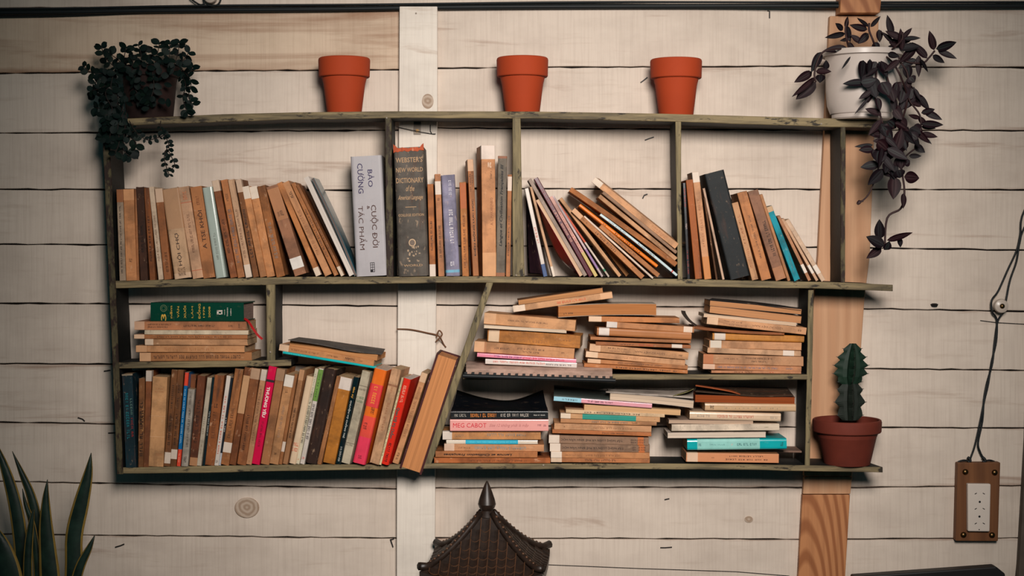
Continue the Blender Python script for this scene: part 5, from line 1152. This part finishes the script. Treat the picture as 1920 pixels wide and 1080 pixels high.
obj('base', *box(-.095, .095, -.095, .095, 0, .03), M_BRONZE, lan)
for x in (-.05, 0, .05): obj('lattice_bar', *box(x-.004, x+.004, -.08, -.075, .05, ZE-.02), M_BRONZE_HI, lan)

Ys = -.12
sn = empty('snake_plant', P(80, 1080, Ys)); sn.location.z = .80; tag(sn, 'snake plant with upright yellow-edged dark leaves', 'potted plant')
shade(flower_pot(sn, .09, .08, .06, .14, .03, M_TERRA_OLD))
obj('soil', *lathe([(.004, .115), (.08, .115), (.08, .125), (.004, .127)], 32), M_SOIL, sn)
M_SNAKE = plain('snake_leaf_green', (36, 56, 46), .45, var=.6, sc=40)
M_SNEDGE = plain('snake_leaf_yellow_edge', (156, 124, 58), .5, var=.25)
for pts, hw, dy in (([(171,849),(165,890),(152,945),(139,1005),(137,1080),(120,1240)],[.6,9,15,16.5,16,9],-.03), ([(23,846),(42,890),(58,930),(68,980),(75,1080),(80,1240)],[.6,6,9,11,12,8],.03), ([(-12,820),(10,880),(28,945),(38,1010),(46,1090),(70,1240)],[.6,9,13,14,14,8],.01),
                    ([(89,899),(86,935),(86,985),(90,1040),(94,1100),(96,1240)],[.6,7,13,17,19,10],-.04), ([(42,916),(48,945),(58,975),(66,1020),(72,1090),(78,1240)],[.6,4,6,7,8,6],-.01), ([(63,955),(58,985),(54,1020),(52,1070),(56,1130),(80,1240)],[2,6,8,9,9,7],-.06),
                    ([(178,1003),(167,1028),(152,1058),(142,1090),(132,1130),(110,1240)],[.6,6,9,10,10,7],-.05), ([(-8,985),(4,1020),(14,1060),(22,1100),(34,1150),(60,1240)],[.6,14,22,24,22,10],-.07)):
    sm = smooth_path([Vector((x, y, 0)) for x, y in pts], 4); hs = smooth_path([Vector((h_, 0, 0)) for h_ in hw], 4)
    V, Fs, fm = [], [], []
    for i, (p, h_) in enumerate(zip(sm, hs)):
        d = (sm[min(i+1, len(sm)-1)]-sm[max(i-1, 0)]).normalized(); nx, ny = -d.y, d.x
        hw_ = max(h_.x, .4)
        for u, dz in ((-1, .004), (-.76, .002), (0, -.004), (.76, .002), (1, .004)):
            V.append(P(p.x-nx*u*hw_*-1, p.y+ny*u*hw_, Ys+dy+dz)-Vector(sn.location))
        for u, dz in ((-1, .0055), (-.76, .0045), (0, .002), (.76, .0045), (1, .0055)):
            V.append(P(p.x-nx*u*hw_*-1, p.y+ny*u*hw_, Ys+dy+dz)-Vector(sn.location))
    for i in range(len(sm)-1):
        for k in range(4):
            e = 1 if k in (0, 3) else 0
            a = i*10+k; Fs.append((a, a+1, a+11, a+10)); fm.append(e); a += 5; Fs.append((a, a+10, a+11, a+1)); fm.append(e)
        a = i*10; Fs.append((a, a+10, a+15, a+5)); Fs.append((a+4, a+9, a+19, a+14)); fm += [1, 1]
    obj('leaf', V, Fs, None, sn, mats=[M_SNAKE, M_SNEDGE], fmi=fm, smooth=True)

# ---------------------------------------------------------------- dark chair, cables, socket
ch = empty('chair', P(1745, 1080, -.02)); ch.location.z = 0; tag(ch, 'dark chair with a sloping top rail below the socket', 'chair')
co = Vector(ch.location); q = [P(1600, 1081.5, -.02), P(1868, 1062.5, -.02), P(1885, 1076, -.02), P(1889, 1130, -.02), P(1600, 1140, -.02)]
V = [p-co for p in q]+[p-co+Vector((0, .03, 0)) for p in q]
Fs = [(0, 4, 3, 2, 1), (5, 6, 7, 8, 9)]+[(i, (i+1) % 5, 5+(i+1) % 5, 5+i) for i in range(5)]
bevel(obj('backrest', V, Fs, M_DARKWOOD, ch), .003)
obj('seat', *box(-.2, .2, -.42, .03, .43, .46), M_DARKWOOD, ch)
for x in (-.18, .16):
    obj('leg', *box(x, x+.03, -.41, -.38, 0, .43), M_DARKWOOD, ch); obj('leg', *box(x, x+.03, 0, .03, 0, 1.02), M_DARKWOOD, ch)

def cable(name, label, pts, r, cat='cable', n=5, group=None):
    return tag(obj(name, *tube(smooth_path([P(*p) for p in pts], n), r, 8), M_BLACK, smooth=True), label, cat, group)
W = WALL_Y
cable('cable', 'thick black cable running along the top of the wall', [(-700, 26, W-.012), (0, 24, W-.012), (300, 19.5, W-.012), (620, 17, W-.012), (900, 13, W-.012), (1300, 11.5, W-.012), (1600, 11, W-.03), (1900, 11.5, W-.012), (2500, 12, W-.012)], .0052)
cable('cable', 'thin black cable above the thick one along the top of the wall', [(-700, 17, W-.01), (0, 17, W-.01), (360, 11, W-.012), (700, 8.5, W-.012), (1100, 4, W-.012), (1500, 4.5, W-.03), (1900, 4, W-.012), (2500, 4, W-.01)], .0024)
cable('cable', 'second thin black cable sagging under the thick one at the upper left', [(-700, 33, W-.006), (0, 31, W-.006), (280, 23, W-.006), (460, 19, W-.006)], .0026)
def knob(name, label, px, py, r, Y=W):
    root = empty(name, P(px, py, Y)); tag(root, label, 'insulator')
    sR = r*DIST/F_PX; prof = [(sR*.75, 0), (sR*.85, .004), (sR*.6, .008), (sR*.6, .012), (sR*.95, .016), (sR, .021), (sR*.9, .026), (sR*.5, .029), (.0012, .0292)]
    V, Fs = lathe(prof, 28); V = [(x, -z-.0005, y) for x, y, z in V]
    o = obj('knob', V, Fs, M_PORC, root); shade(o)
    V, Fs = lathe([(sR*.34, .028), (sR*.36, .030), (sR*.25, .0325), (.0008, .0335)], 16); obj('screw', [(x, -z, y) for x, y, z in V], Fs, M_BRASS, root, smooth=True)
    return root
knob('insulator', 'white porcelain insulator gripping the hanging twin cable', 1871, 573, 14)
knob('insulator', 'white porcelain insulator at the top holding the wall cable', 398, -3, 13)
cable('cable', 'loop of black wire round the top insulator', [(356, -4, W-.014), (366, 4, W-.014), (376, 9, W-.014), (383, 6, W-.014), (382, -6, W-.014), (392, -20, W-.014), (408, -18, W-.014), (414, -4, W-.014), (410, 7, W-.014), (400, 11, W-.014), (388, 9, W-.014)], .0019)
Y1 = W-.010
cable('cable', 'black cable strand passing left of the porcelain insulator', [(1985, 300, Y1), (1922, 392, Y1), (1913, 440, Y1), (1906, 470, Y1), (1890, 505, Y1), (1872, 545, Y1), (1861, 560, Y1-.004), (1858.5, 572, Y1-.004), (1861, 586, Y1-.004), (1869, 600, Y1), (1868, 640, Y1-.002), (1859, 680, Y1+.002), (1853, 720, Y1-.002), (1846, 750, Y1), (1838, 790, Y1), (1828, 835, Y1), (1819, 861, Y1), (1816, 872, Y1)], .0021)
cable('cable', 'black cable strand passing right of the porcelain insulator', [(1990, 300, Y1), (1924, 420, Y1), (1912, 455, Y1), (1906, 490, Y1), (1894, 525, Y1), (1887, 560, Y1-.004), (1884.5, 573, Y1-.004), (1881, 586, Y1-.004), (1871, 602, Y1), (1865, 640, Y1+.003), (1861, 680, Y1-.003), (1850, 720, Y1+.003), (1845, 750, Y1), (1842, 790, Y1), (1834, 830, Y1), (1838, 848, Y1), (1844, 860, Y1), (1846, 872, Y1)], .0021)
so = empty('wall_socket', P(1834, 942, W)); tag(so, 'white three-way socket on a brown varnished wooden plate with screws', 'socket')
o0 = Vector(so.location)
Yb = W-.022
q = [P(1796, 868, Yb), P(1876, 867, Yb), P(1871.5, 1015, Yb), P(1792, 1014.5, Yb)]
V = [p-o0 for p in q]+[p-o0+Vector((0, .021, 0)) for p in q]
bevel(obj('mounting_plate', V, [(0, 3, 2, 1), (4, 5, 6, 7)]+[(i, (i+1) % 4, 4+(i+1) % 4, 4+i) for i in range(4)], M_MOUNT, so), .002)
q = [P(1814.5, 907, Yb-.012), P(1858, 907.5, Yb-.012), P(1856, 997, Yb-.012), P(1815, 996.5, Yb-.012)]
V = [p-o0 for p in q]+[p-o0+Vector((0, .013, 0)) for p in q]
fp = bevel(obj('face_plate', V, [(0, 3, 2, 1), (4, 5, 6, 7)]+[(i, (i+1) % 4, 4+(i+1) % 4, 4+i) for i in range(4)], M_PLASTIC, so), .0025, 3)
for (x, y) in ((1810, 885), (1865, 886), (1806.5, 1003), (1860, 1003.5)):
    V, Fs = lathe([(.0066, 0), (.0066, .001), (.0055, .0035), (.003, .005), (.0005, .0054)], 16, (0, 0, 0)); cc = P(x, y, Yb)-o0
    obj('screw', [(a+cc.x, -c_+cc.y+.0005, b+cc.z) for a, b, c_ in V], Fs, M_BRASS, so, smooth=True)
for y in (925.5, 954, 981.5):
    for x, rot in ((1829.5, -.5), (1844.5, .5)):
        cc = P(x, y, Yb-.012)-o0; V, Fs = box(-.0025, .0025, -.0004, .002, -.0008, .0008)
        obj('slot', [(a*math.cos(rot)+b_*math.sin(rot)+cc.x, y_+cc.y, -a*math.sin(rot)+b_*math.cos(rot)+cc.z) for a, y_, b_ in V], Fs, M_BLACK, fp)
for x, y, r in ((1837, 941, 2.2), (1836.5, 968.5, 2.2), (1836, 993, 1.2)):
    cc = P(x, y, Yb-.012)-o0; obj('screw_hole', *tube([cc+Vector((0, -.0004, 0)), cc+Vector((0, .002, 0))], r*.0011, 10), M_BLACK, fp)
for cx_, s_ in ((1817, -1), (1845, 1)):
    obj('cable_knot', *tube(smooth_path([P(cx_-3, 857, W-.012)-o0, P(cx_+2, 862, W-.014)-o0, P(cx_+1, 868, W-.014)-o0, P(cx_-2, 864, W-.012)-o0]), .003, 8), M_BLACK, so, smooth=True)
    obj('cable_tail', *tube(smooth_path([P(cx_, 865, W-.008)-o0, P(cx_+s_*10, 863, W-.008)-o0, P(cx_+s_*20, 866, W-.006)-o0, P(cx_+s_*24, 871, W-.006)-o0]), .002, 8), M_BLACK, so, smooth=True)
